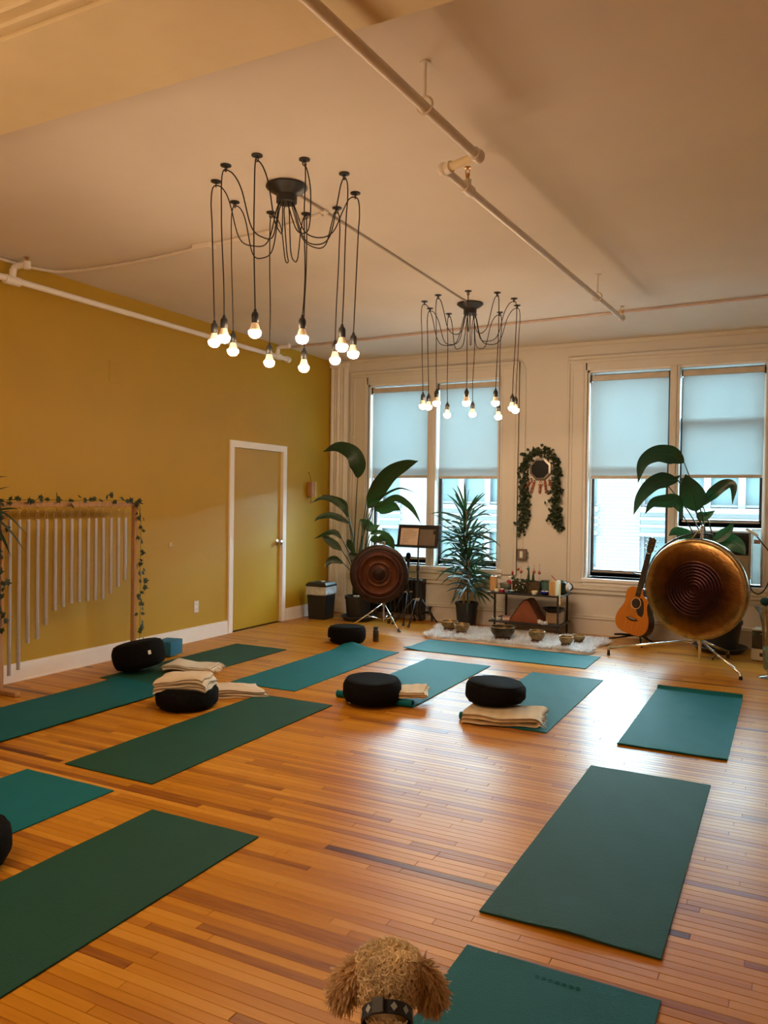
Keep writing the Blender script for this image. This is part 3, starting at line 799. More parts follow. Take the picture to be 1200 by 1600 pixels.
b = B(); b.cyl((0.08, 7.55, 3.119), (0.08, 7.66, 3.119), 0.036, n=14); b.sphere((0.08, 7.82, 3.12), 0.036); b.cyl((0.08, 7.79, 3.12), (0.08, 7.84, 3.12), 0.036, n=14); b.cyl((0.08, 7.60, 3.12), (0.085, 7.60, 3.19), 0.026, n=12); b.build('tee', 'trim', t, smooth='auto')
b = B(); b.tube(cat_rom([(0.085, 7.60, 3.18), (0.09, 7.605, 3.215), (0.13, 7.61, 3.225), (0.22, 7.63, 3.23)], 5), 0.022, 12); b.sphere((0.22, 7.63, 3.232), 0.026); b.cyl((0.22, 7.63, 3.23), (0.22, 7.63, 3.262), 0.018, n=12); b.build('elbow', 'trim', t, smooth='auto')

t = thing('ceiling_conduit', 'thin pinkish conduit crossing the ceiling near the windows', 'pipe', (4.5, 7.6, H))
pipe_run(t, 'conduit_run', [(0.0, 7.87, H - 0.016), (XR, 7.33, H - 0.016)], 0.012, 'pink_paint')
pipe_run(t, 'conduit_run', [(0.0, 7.91, H - 0.010), (XR, 7.37, H - 0.010)], 0.009)
t = thing('cable_conduit', 'white surface conduit from the ochre wall to the first chandelier', 'pipe', (1.63, 4.46, H))
pipe_run(t, 'conduit_run', cat_rom([(0.022, -2.0, H - 0.02), (0.022, 3.0, H - 0.02), (0.022, 4.0, H - 0.02), (0.06, 4.36, H - 0.016), (0.25, 4.50, H - 0.016), (0.9, 4.53, H - 0.016), (1.63, 4.46, H - 0.016), (2.2, 4.40, H - 0.016), (2.74, 4.27, H - 0.016)], 6), 0.013)
b = B(); b.box(1.55, 1.71, 4.42, 4.50, H - 0.037, H - 0.001, bev=0.004); b.build('junction_box', 'pipe', t)
t = thing('chandelier_feed', 'thin grey conduit on the ceiling joining the two chandeliers', 'pipe', (2.76, 5.3, H))
pipe_run(t, 'conduit_run', [(2.77, 3.9, H - 0.008), (2.76, 6.75, H - 0.008)], 0.008, 'grey_paint', 8)
b = B(); b.box(2.745, 2.79, 4.23, 4.27, H - 0.02, H, bev=0.003); b.build('clip', 'pipe', t)
t = thing('switch_conduit', 'thin conduit looping over the left window down to the switch box', 'pipe', (2.65, YB - 0.01, 0.9))
pipe_run(t, 'conduit_run', cat_rom([(0.30, YB - 0.012, 3.10 + 0.02), (1.5, YB - 0.012, 3.135), (2.40, YB - 0.012, 3.15), (2.56, YB - 0.012, 3.13), (2.625, YB - 0.012, 3.04), (2.637, YB - 0.012, 2.9), (2.64, YB - 0.012, 2.0), (2.635, YB - 0.012, 0.93)], 6), 0.007, 'cream', 8)
t = thing('switch_box', 'metal light switch box on the cream wall above the low table', 'switch', (2.63, YB, 0.86))
b = B(); b.box(2.575, 2.69, YB - 0.045, YB, 0.795, 0.925, bev=0.006); b.build('box_body', 'mirror_frame', t)
b = B(); b.box(2.61, 2.648, YB - 0.052, YB - 0.044, 0.82, 0.90, bev=0.003); b.build('switch_plate', 'white_plastic', t)
b = B(); b.box(2.69, 2.705, YB - 0.03, YB - 0.012, 0.825, 0.845); b.box(2.69, 2.705, YB - 0.03, YB - 0.012, 0.87, 0.89); b.build('knockout', 'mirror_frame', t)

t = thing('wall_outlet', 'white outlet plate on the ochre wall left of the door', 'outlet', (0, 6.33, 0.35))
b = B(); b.box(0, 0.006, 6.295, 6.365, 0.29, 0.41, bev=0.002); b.build('cover_plate', 'white_plastic', t)
for z in (0.325, 0.375):
    b = B(); b.box(0.005, 0.009, 6.312, 6.348, z - 0.018, z + 0.018, bev=0.004); s_ = b.build('socket_face', 'trim', t)
    b = B(); b.box(0.0088, 0.0096, 6.320, 6.323, z - 0.008, z + 0.008); b.box(0.0088, 0.0096, 6.337, 6.340, z - 0.008, z + 0.008); b.build('slot', 'black_plastic', s_)
t = thing('wall_hook', 'small clear hook stuck to the ochre wall above the outlet', 'hook', (0, 5.94, 1.0))
b = B(); b.box(0, 0.006, 5.925, 5.955, 0.975, 1.025, bev=0.004); b.build('hook_pad', 'bell_light', t)
b = B(); b.tube(cat_rom([(0.005, 5.94, 1.0), (0.02, 5.94, 0.98), (0.028, 5.94, 0.985), (0.03, 5.94, 1.0)], 4), 0.004, 6); b.build('hook', 'trim', t)
t = thing('access_cover', 'painted-over square cover high on the ochre wall', 'cover', (0, 5.2, 2.5))
b = B(); b.box(0, 0.004, 5.135, 5.30, 2.485, 2.68, bev=0.0015); b.build('cover_plate', 'ochre', t)

# ---------------------------------------------------------------- chandeliers
def build_chandelier(cx, cy, hooks, label, seed):
    r = random.Random(seed)
    t = thing('spider_chandelier', label, 'chandelier', (cx, cy, H), 0, 'spider chandeliers')
    b = B(); b.lathe([(0.02, H), (0.118, H - 0.004), (0.121, H - 0.012), (0.10, H - 0.030), (0.068, H - 0.048), (0.060, H - 0.056), (0.060, H - 0.098), (0.050, H - 0.104), (0.01, H - 0.105)], 32, Matrix.Translation((cx, cy, 0)))
    b.build('canopy', 'black', t, smooth='auto')
    for i, (hx, hy, bz) in enumerate(hooks):
        d = Vector((hx - cx, hy - cy, 0)); R_ = d.length; d.normalize(); s = Vector((-d.y, d.x, 0))
        k = 0.02 * (r.random() - 0.5)
        o = Vector((cx, cy, 0))
        P = lambda q, z, l=0.0: o + d * (R_ * q) + s * l + Vector((0, 0, z))
        dip = H - 0.29 - 0.09 * r.random(); lat = 0.16 * (r.random() - 0.5)
        pts = [P(0.10, H - 0.10), P(0.14, H - 0.14), P(0.26, dip + 0.03, lat * .5), P(0.46, dip - 0.005, lat), P(0.66, dip + 0.035, lat), P(0.80, H - 0.13, lat * .8), P(0.90, H - 0.048, lat * .4), P(1.0, H - 0.026), P(1.05, H - 0.050), P(1.065, H - 0.13)]
        ez = bz + 0.112
        n = 7
        wob = [r.uniform(-0.006, 0.006) for _ in range(2)]
        for j in range(1, n + 1):
            q = j / n; z = (H - 0.13) * (1 - q) + ez * q
            pts.append(P(1.06 - 0.06 * q, z, wob[0] * math.sin(q * PI) + wob[1] * math.sin(2 * q * PI)))
        end = pts[-1]
        b = B(); b.tube(cat_rom(pts, 5), 0.0036, 6); cord = b.build('pendant_cord', 'cord', t, smooth=True)
        b = B(); m_ = Matrix.Translation((hx, hy, H))
        b.lathe([(0.004, 0), (0.030, -0.001), (0.030, -0.006), (0.012, -0.010), (0.009, -0.016), (0.004, -0.017)], 16, m_)
        b.torus((hx, hy, H - 0.026), 0.010, 0.003, s, Vector((0, 0, 1)), 12, 6)
        b.build('ceiling_hook', 'black', t, smooth='auto')
        mt = Matrix.Translation((end.x, end.y, bz))
        b = B(); b.lathe([(0.004, 0.120), (0.007, 0.118), (0.009, 0.106), (0.016, 0.098), (0.020, 0.088), (0.020, 0.052), (0.0185, 0.050), (0.0185, 0.044), (0.004, 0.044)], 18, mt)
        b.build('lamp_socket', 'black_plastic', cord, smooth='auto')
        b = B(); b.lathe([(0.010, 0.050), (0.017, 0.046), (0.018, 0.040), (0.024, 0.020), (0.031, 0.004), (0.010, 0.003)], 20, mt)
        b.build('bulb_collar', 'bulb_neck', cord, smooth='auto')
        b = B(); b.lathe([(0.012, 0.003), (0.0335, 0.002), (0.0345, -0.006), (0.031, -0.020), (0.022, -0.030), (0.011, -0.0345), (0.001, -0.0355)], 20, mt)
        b.build('light_bulb', 'bulb', cord, smooth=True)
    return t
CH1 = [(2.44, 3.60, 2.37), (2.63, 3.45, 2.351), (2.86, 3.42, 2.354), (3.06, 3.57, 2.336), (3.16, 3.82, 2.329), (3.08, 4.09, 2.342), (2.86, 4.25, 2.346), (2.63, 4.25, 2.313), (2.44, 4.14, 2.34), (2.34, 3.90, 2.378)]
CH2 = [(2.41, 6.57, 2.339), (2.35, 6.83, 2.363), (2.61, 6.42, 2.34), (2.43, 7.10, 2.311), (2.90, 6.40, 2.327), (2.64, 7.23, 2.325), (3.11, 6.55, 2.335), (2.90, 7.24, 2.291), (3.18, 6.80, 2.316), (3.13, 7.05, 2.326)]
build_chandelier(2.77, 3.83, CH1, 'black spider chandelier of ten bare bulbs, the larger one nearer the camera', 1)
build_chandelier(2.76, 6.81, CH2, 'black spider chandelier of ten bare bulbs hanging before the left window', 2)
build_chandelier(2.77, -2.13, [(x, y - 5.96, z) for x, y, z in CH1], 'black spider chandelier of ten bare bulbs at the rear of the room behind the camera', 4)
build_chandelier(2.77, 0.85, [(x, y - 2.98, z) for x, y, z in CH1], 'black spider chandelier of ten bare bulbs beside the camera, left of the frame', 3)

# ================================================================ YOGA MATS
def yoga_mat(key, m, label, curl_far=0.0, curl_near=0.0, roll_near=False, roll_part=None, lift=None, z=0.0, along='y'):
    """a foam sheet swept along its length; ends may curl, roll or lift at a corner"""
    x0, x1, y0, y1 = MATS[key]
    t = thing('yoga_mat', label, 'yoga mat', ((x0 + x1) / 2, (y0 + y1) / 2, z), 0, 'yoga mats on the wooden floor')
    TH = 0.0055
    if along == 'x': a0, a1, b0, b1 = x0, x1, y0, y1
    else: a0, a1, b0, b1 = y0, y1, x0, x1
    def path(cn, cf, roll):
        P = []
        lead = 0.0
        if roll:
            rr = 0.030
            for i in range(26):                                     # spiral, inside first
                q = i / 25; ang = -PI / 2 - (1 - q) * 2.7 * PI; r_ = rr * (0.35 + 0.65 * q)
                P.append((a0 + 0.03 + r_ * math.cos(ang), rr + r_ * math.sin(ang)))
        elif cn:
            for i in range(9):
                q = 1 - i / 8; P.append((a0 + 0.06 - 0.06 * math.sin(q * cn) / max(cn, .2) * cn, 0.06 * (1 - math.cos(q * cn))))
        else: P.append((a0, 0))
        st = P[-1][0]
        en = a1 - (0.07 if cf else 0)
        for i in range(1, 41): P.append((st + (en - st) * i / 40, 0))
        if cf:
            for i in range(1, 10):
                q = i / 9; P.append((en + 0.07 * math.sin(q * cf), 0.07 * (1 - math.cos(q * cf))))
        return P
    def sheet(pth, c0, c1, nm, par):
        NU = 14; V = []; F = []; n = len(pth)
        nor = []
        for i in range(n):
            p, q = pth[max(i - 1, 0)], pth[min(i + 1, n - 1)]
            d = Vector((q[0] - p[0], q[1] - p[1])); d.normalize(); nor.append((-d.y, d.x))
        for i in range(n):
            for j in range(NU + 1):
                c = c0 + (c1 - c0) * j / NU
                dz = 0.0007 * math.sin(i * 0.7 + j * 1.1)
                if lift:
                    for (la, lb, amp, rad) in lift:
                        dd = math.hypot(pth[i][0] - la, c - lb) / rad
                        if dd < 1: dz += amp * (1 - dd) ** 2
                for sgn in (0, 1):
                    pa = pth[i][0] + nor[i][0] * TH * sgn; pz = pth[i][1] + nor[i][1] * TH * sgn + dz + 0.0008
                    V.append((pa, c, pz + z) if along == 'x' else (c, pa, pz + z))
        W_ = (NU + 1) * 2
        for i in range(n - 1):
            for j in range(NU):
                a = i * W_ + j * 2
                F.append((a + 1, a + 3, a + W_ + 3, a + W_ + 1)); F.append((a, a + W_, a + W_ + 2, a + 2))
            a = i * W_; F.append((a, a + 1, a + W_ + 1, a + W_)); a = i * W_ + NU * 2; F.append((a, a + W_, a + W_ + 1, a + 1))
        for i in (0, n - 1):
            for j in range(NU):
                a = i * W_ + j * 2; F.append((a, a + 2, a + 3, a + 1) if i == 0 else (a, a + 1, a + 3, a + 2))
        return raw(nm, V, F, m, par)
    if roll_part:
        c = b0 + (b1 - b0) * roll_part
        sheet(path(0, curl_far, True), b0, c, 'rolled_corner', t); sheet(path(0, curl_far, False), c, b1, 'mat_sheet', t)
    else:
        sheet(path(curl_near, curl_far, roll_near), b0, b1, 'mat_sheet', t)
    return t

yoga_mat('A', 'green', 'large dark green yoga mat alone in the right foreground', lift=[(2.66, 4.75, 0.012, 0.5)])
yoga_mat('B', 'green', 'dark green yoga mat lying in front of the cushion topped with a blanket')
yoga_mat('C', 'teal', 'short looking teal yoga mat with curled ends in front of the big gong', curl_far=0.9, curl_near=0.55)
yoga_mat('D', 'teal', 'teal yoga mat lying crosswise in front of the white fur rug', lift=[(2.03, 7.03, 0.018, 0.25)], along='x')
yoga_mat('E', 'teal', 'teal yoga mat with a rolled end behind the middle cushion', roll_near=True)
yoga_mat('F', 'teal_dark', 'deep teal yoga mat under the cushion that sits on a folded blanket', roll_part=0.28)
yoga_mat('G', 'teal', 'teal yoga mat whose lifted corner touches the farthest black cushion', lift=[(6.85, 1.56, 0.055, 0.33)])
yoga_mat('H', 'green', 'dark green yoga mat along the ochre wall beside the blue block')
yoga_mat('I', 'teal_dark', 'teal yoga mat at the left, overlapping the wall side mat', z=0.008, lift=[(4.66, 0.66, 0.012, 0.3)])
yoga_mat('J', 'teal', 'teal yoga mat cut by the left edge, behind the nearest left mat')
yoga_mat('K', 'green', 'big dark green yoga mat in the left foreground with a cushion on its edge')
yL = yoga_mat('L', 'teal_dark', 'teal yoga mat under the dog at the bottom of the picture')
b = B()                                                              # faint embossed wordmark, unreadable in the photo
for i in range(7):
    x = 4.735 + i * 0.021
    b.torus((x, 2.375, 0.0066), 0.0065, 0.0012, n=10, m=4)
b.build('embossed_mark', 'teal', yL)

# ================================================================ CUSHIONS AND BLANKETS
def zafu(x, y, z, r, h, label, tilt=(0, 0), sx=1.0, sy=1.0, seed=0, tagpos=None, dent=0.0, mount=0.0):
    R_ = random.Random(seed)
    t = thing('floor_cushion', label, 'cushion', (x, y, z), 0, 'round black floor cushions')
    V = []; F = []; NU, NV = 48, 15
    ph = [R_.random() * 6.28 for _ in range(6)]
    rot = Matrix.Rotation(tilt[0], 3, 'X') @ Matrix.Rotation(tilt[1], 3, 'Y')
    def P(u, v):
        a = 2 * PI * u; e = -PI / 2 + PI * v
        ce, se = math.cos(e), math.sin(e)
        rr = abs(ce) ** 0.32; zz = math.copysign(abs(se) ** 0.68, se)
        lump = 1 + 0.025 * math.sin(2 * a + ph[0]) + 0.018 * math.sin(3 * a + ph[1]) + (0.012 * math.sin(22 * a + ph[2]) * abs(se) + 0.008 * math.sin(9 * a + 5 * e + ph[4]) + 0.006 * math.sin(15 * a - 7 * e + ph[5]))
        p = Vector((r * sx * rr * lump * math.cos(a), r * sy * rr * lump * math.sin(a), h / 2 * zz * (1 + mount * math.cos(a + ph[3]) * rr)))
        if se > 0: p.z -= dent * math.exp(-((p.x - 0.02) ** 2 + (p.y) ** 2) / (0.5 * r) ** 2) * se
        p = rot @ p
        return p
    pts = [[P(i / NU, j / NV) for i in range(NU)] for j in range(1, NV)]
    lo = min(p.z for row in pts for p in row); base = Vector((x, y, z + 0.001 - lo))
    for row in pts: V += [base + p for p in row]
    for j in range(NV - 2):
        for i in range(NU):
            k = (i + 1) % NU; F.append((j * NU + i, j * NU + k, (j + 1) * NU + k, (j + 1) * NU + i))
    F.append(tuple(reversed(range(NU)))); F.append(tuple(range((NV - 2) * NU, (NV - 1) * NU)))
    cov = raw('cushion_cover', V, F, 'zafu', t, smooth=True)
    for v_ in (0.24, 0.76):
        b = B(); b.tube([base + P(i / 40, v_) * 1.004 for i in range(41)], 0.0032, 6, False); b.build('piping', 'zafu', t, smooth=True)
    if tagpos:
        u, v = tagpos; c = base + P(u, v) * 1.01; a = base + P(u + 0.016, v) * 1.012; d = base + P(u, v + 0.05) * 1.012; e = base + P(u + 0.016, v + 0.05) * 1.012
        n = (a - c).cross(d - c).normalized() * 0.003
        b = B(); A = [b.bm.verts.new(q) for q in (c, a, e, d)]; C = [b.bm.verts.new(q + n) for q in (c, a, e, d)]; b.skin([A, C]); b.build('sewn_label', 'white_label', t)
    return t

def folded_blanket(x, y, z, rz, L, W, layers, t, m, label, drape=None, fringe=0, seed=0, skew=0.0, taper=0.0, sub=14):
    R_ = random.Random(seed)
    o = thing('folded_blanket', label, 'blanket', (x, y, z), rz, 'folded woven blankets')
    P = []
    for i in range(layers):
        zc = (i + 0.5) * t; e = L / 2 - 0.012 * R_.random() - 0.010 * i * 0.5
        xs = [-e + 2 * e * k / 14 for k in range(15)]
        if i % 2: xs.reverse()
        P += [(q, zc + 0.0015 * math.sin(k * 1.3 + i)) for k, q in enumerate(xs)]
        if i < layers - 1:
            s = 1 if i % 2 == 0 else -1
            P += [(s * (e + t * 0.45 * math.sin(a)), zc + t / 2 - t / 2 * math.cos(a)) for a in (0.5, 1.0, 1.57, 2.1, 2.6)]
    n = len(P); hw = t * 0.42
    left, right = [], []
    for i in range(n):
        p, q = P[max(i - 1, 0)], P[min(i + 1, n - 1)]
        d = Vector((q[0] - p[0], q[1] - p[1])); d.normalize()
        left.append((P[i][0] - d.y * hw, P[i][1] + d.x * hw)); right.append((P[i][0] + d.y * hw, P[i][1] - d.x * hw))
    ol = left + right[::-1]; K = len(ol)
    V, F = [], []
    ph = [R_.random() * 6 for _ in range(4)]
    for j in range(sub + 1):
        q = j / sub; yy = -W / 2 + W * q
        for (px, pz) in ol:
            xx = px * (1 - taper * q) + skew * (q - 0.5) + 0.006 * math.sin(q * 7 + ph[0] + pz * 90)
            zz = max(pz, 0.0005) * (1 + 0.10 * math.sin(px * 18 + ph[1]) * math.sin(q * 5 + ph[2]) - 0.12 * (1 if j in (0, sub) else 0))
            y2 = yy + 0.010 * math.sin(px * 14 + ph[3]) + 0.006 * math.sin(pz * 160 + px * 9)
            if drape: zz += drape(xx, y2)
            V.append((xx, y2, zz))
    for j in range(sub):
        for i in range(K):
            k = (i + 1) % K; F.append((j * K + i, j * K + k, (j + 1) * K + k, (j + 1) * K + i))
    # end caps as quads between the two sides of the ribbon
    for j, fl in ((0, 1), (sub, 0)):
        for i in range(n - 1):
            f = (j * K + i, j * K + i + 1, j * K + K - 2 - i, j * K + K - 1 - i); F.append(f if fl else f[::-1])
    body = raw('blanket_folds', V, F, m, o, smooth=True, local=True)
    if fringe:
        nf = fringe; rs = np.random.RandomState(seed)
        rt = np.zeros((nf, 3)); rt[:, 0] = L / 2 - 0.006; rt[:, 1] = np.linspace(-W / 2, W / 2, nf); rt[:, 2] = t * layers * (0.3 + 0.6 * rs.rand(nf))
        dr = np.stack([np.ones(nf), rs.normal(size=nf) * .4, -0.5 * rs.rand(nf)], 1)
        Vv, Ff = ribbons(rt, dr, 0.045, 0.003, 3, 0.3, 0.25, seed)
        Vv[:, 2] = np.maximum(Vv[:, 2], 0.002)
        f_ = fast_mesh('fringe', Vv, Ff, 'fringe'); f_.parent = o; tag(f_, kind='stuff')
    return o

zafu(0.56, 4.96, 0.007, 0.215, 0.225, 'lumpy black cushion leaning at the foot of the chime rack', tilt=(0.06, -0.20), sx=1.0, seed=3, tagpos=(0.93, 0.5))
folded_blanket(0.93, 5.22, 0.008, math.radians(28), 0.42, 0.26, 3, 0.014, 'blanket', 'cream blanket folded on the wall side mat below the blue block', fringe=60, seed=4, skew=0.06, taper=0.12,
               drape=lambda x, y: 0.035 * math.exp(-((x + 0.14) / 0.12) ** 2))
zafu(1.65, 4.31, 0.001, 0.222, 0.150, 'black cushion under a folded cream blanket, left of centre', seed=5)
folded_blanket(1.645, 4.30, 0.148, math.radians(27), 0.37, 0.27, 5, 0.016, 'blanket', 'cream blanket folded on top of a black cushion', seed=6, skew=0.02,
               drape=lambda x, y: -3.5 * max(0, abs(x) - 0.11) ** 2 - 3.0 * max(0, abs(y) - 0.08) ** 2 + 0.006 * math.sin(x * 17))
folded_blanket(1.74, 4.76, 0.001, math.radians(36), 0.42, 0.24, 3, 0.022, 'blanket', 'tapered cream blanket on bare wood between two mats', seed=7, skew=-0.03, taper=0.25, drape=lambda x, y: -0.10 * max(0, x) )
zafu(2.74, 5.03, 0.001, 0.208, 0.190, 'black cushion with a white label in the middle of the floor', seed=8, tagpos=(0.655, 0.2), dent=0.05, mount=0.12)
folded_blanket(2.97, 5.20, 0.062, math.radians(20), 0.24, 0.26, 3, 0.016, 'blanket2', 'tan blanket tucked behind the middle cushion on a rolled mat', seed=9)
folded_blanket(3.71, 5.10, 0.009, math.radians(14), 0.50, 0.36, 2, 0.032, 'blanket2', 'beige blanket folded flat under a black cushion', fringe=70, seed=10, skew=0.04)
zafu(3.60, 5.26, 0.070, 0.212, 0.150, 'black cushion sitting on a beige folded blanket right of centre', seed=11, dent=0.02, mount=0.15)
zafu(1.37, 7.06, 0.001, 0.20, 0.175, 'farthest black cushion, with a white label near the small gong', seed=12, tagpos=(0.64, 0.38), mount=0.1)
zafu(2.505, 1.99, 0.001, 0.20, 0.17, 'black cushion almost cut off by the left edge', seed=13)

for i, (x, y, lab) in enumerate(((0.245, 5.60, 'blue foam yoga block nearer the ochre wall'), (0.3275, 5.6185, 'blue foam yoga block on the outer side of the pair'))):
    t = thing('yoga_block', lab, 'yoga block', (x, y, 0.008), 0.22, 'blue yoga blocks')
    b = B(); b.box(-0.041, 0.041, -0.1, 0.12, 0, 0.135, bev=0.006, seg=2); b.build('foam_block', 'block', t, smooth='auto', local=True)

t = thing('water_bottle', 'dark patterned bottle standing beside the farthest cushion', 'bottle', (1.60, 7.26, 0))
b = B(); b.lathe([(0.028, 0.0), (0.031, 0.004), (0.031, 0.115), (0.028, 0.124), (0.022, 0.128)], 20); b.build('bottle_body', 'camo', t, smooth='auto', local=True)
b = B(); b.lathe([(0.024, 0.126), (0.026, 0.128), (0.026, 0.150), (0.023, 0.154)], 20); b.build('bottle_cap', 'black_plastic', t, smooth='auto', local=True)

# ================================================================ CHIME RACK
def build_chimes():
    X = 0.24
    t = thing('chime_rack', 'wooden rack of hanging silver tubes before the ochre wall', 'chimes', (X, 4.55, 0))
    for y in (3.885, 5.215):
        b = B(); b.box(X - 0.022, X + 0.022, y - 0.016, y + 0.016, 0.03, 1.395, bev=0.003); b.build('post', 'wood', t)
        b = B(); b.box(X - 0.20, X + 0.20, y - 0.022, y + 0.022, 0.0, 0.035, bev=0.005); b.build('foot', 'wood', t)
    b = B(); b.box(X - 0.022, X + 0.022, 3.84, 5.25, 1.380, 1.420, bev=0.003); b.build('crossbeam', 'wood', t)
    bots = [0.12, 0.15, 0.34, 0.36, 0.46, 0.56, 0.58, 0.60, 0.60, 0.60, 0.60, 0.60, 0.64, 0.69, 0.74]
    ys = [3.96, 4.04, 4.12, 4.205, 4.285, 4.37, 4.45, 4.53, 4.61, 4.70, 4.78, 4.86, 4.945, 5.03, 5.11]
    for y, zb in zip(ys, bots):
        b = B(); b.lathe([(0.0105, zb), (0.0140, zb), (0.0140, 1.285), (0.0105, 1.285), (0.0095, zb)], 14, Matrix.Translation((X, y, 0)), False, False); tube = b.build('chime_tube', 'alu', t, smooth='auto')
        b = B(); b.tube([(X, y - 0.011, 1.24), (X, y - 0.014, 1.31), (X, y - 0.004, 1.352)], 0.0014, 5); b.tube([(X, y + 0.011, 1.24), (X, y + 0.010, 1.31), (X, y + 0.004, 1.352)], 0.0014, 5); b.build('cord', 'wood_v', tube)
        b = B(); b.torus((X, y, 1.360), 0.013, 0.0022, Vector((0, 1, 0)), Vector((0, 0, 1)), 14, 6); b.cyl((X, y, 1.371), (X, y, 1.385), 0.002, n=6); b.build('ring', 'ring_brass', tube, smooth=True)
build_chimes()

IVY = [(0, 0), (0.22, 0.10), (0.50, 0.02), (0.36, 0.32), (0.46, 0.62), (0.18, 0.60), (0, 1.0), (-0.18, 0.60), (-0.46, 0.62), (-0.36, 0.32), (-0.50, 0.02), (-0.22, 0.10)]
def ivy_leaves(spots, seed, size=(0.03, 0.045), out=Vector((1, 0, 0))):
    r = random.Random(seed); V = []; F = []
    for p in spots:
        s = r.uniform(*size)
        q = Euler((r.uniform(-0.7, 0.7), r.uniform(-0.7, 0.7), r.uniform(0, 6.28))).to_matrix()
        base = out.to_track_quat('Z', 'Y').to_matrix()
        o = len(V)
        V.append(Vector(p) + base @ (q @ Vector((0, 0.4 * s, 0.10 * s))))
        for x, y in IVY: V.append(Vector(p) + base @ (q @ Vector((x * s, y * s, 0))))
        n = len(IVY)
        for i in range(n): F.append((o, o + 1 + i, o + 1 + (i + 1) % n))
    return V, F

def garland(name, label, paths, seed, dens, spread, out, cat='garland', size=(0.03, 0.045), jitter_out=0.02):
    r = random.Random(seed)
    t = thing(name, label, cat, paths[0][0]); sp = []; b = B()
    for p in paths:
        cr = cat_rom(p, 8); b.tube([q + Vector([r.uniform(-.004, .004) for _ in range(3)]) for q in cr], 0.0022, 5)
        for i in range(len(cr) - 1):
            n = max(1, int((cr[i + 1] - cr[i]).length * dens + r.random()))
            for _ in range(n):
                q = cr[i].lerp(cr[i + 1], r.random()) + Vector([r.gauss(0, spread) for _ in range(3)]); q += out * (abs(r.gauss(0, jitter_out)))
                sp.append(q)
    b.build('vine', 'stem', t)
    V, F = ivy_leaves(sp, seed, size, out)
    if cat == 'wreath': V = [Vector((v.x, min(v.y, YB - 0.004 - 0.02 * random.Random(i).random()), v.z)) for i, v in enumerate(V)]
    tag(raw('ivy_leaf', V, F, 'ivy', t), kind='stuff')
    return t
garland('ivy_garland', 'ivy garland draped over the top and right post of the chime rack',
        [[(0.26, 3.85, 1.43), (0.265, 4.2, 1.437), (0.265, 4.6, 1.43), (0.265, 5.0, 1.437), (0.275, 5.24, 1.425)], [(0.275, 5.24, 1.42), (0.272, 5.26, 1.25), (0.272, 5.265, 1.0), (0.272, 5.26, 0.75), (0.272, 5.265, 0.5), (0.272, 5.26, 0.2)],
         [(0.27, 3.86, 1.41), (0.268, 3.87, 1.1), (0.268, 3.865, 0.8), (0.268, 3.87, 0.45)]], 21, 21, 0.014, Vector((1, 0, 0.25)), size=(0.040, 0.062), jitter_out=0.012)

# ================================================================ POTS AND PLANTS
def pot(t, x, y, z, r0, r1, h, m='terracotta_black', soil=True):
    b = B(); b.lathe([(r0, 0), (r0 + (r1 - r0) * 0.9, h * 0.88), (r1 + 0.006, h * 0.88), (r1 + 0.006, h), (r1 - 0.006, h), (r1 - 0.012, h * 0.80)], 32, Matrix.Translation((x, y, z)), True, False)
    b.build('pot', m, t, smooth='auto')
    if soil:
        b = B(); b.lathe([(r1 - 0.011, h * 0.86), (r1 * 0.5, h * 0.90), (0.001, h * 0.91)], 24, Matrix.Translation((x, y, z)), True, False); b.build('soil', 'soil', t, smooth=True)
def saucer(x, y, r, label):
    t = thing('plant_saucer', label, 'saucer', (x, y, 0))
    b = B(); b.lathe([(r * 0.82, 0), (r, 0.05), (r + 0.008, 0.052), (r + 0.004, 0.058), (r - 0.008, 0.056), (r * 0.80, 0.010), (0.001, 0.010)], 32, Matrix.Translation((x, y, 0)), True, False)
    b.build('dish', 'saucer', t, smooth='auto')

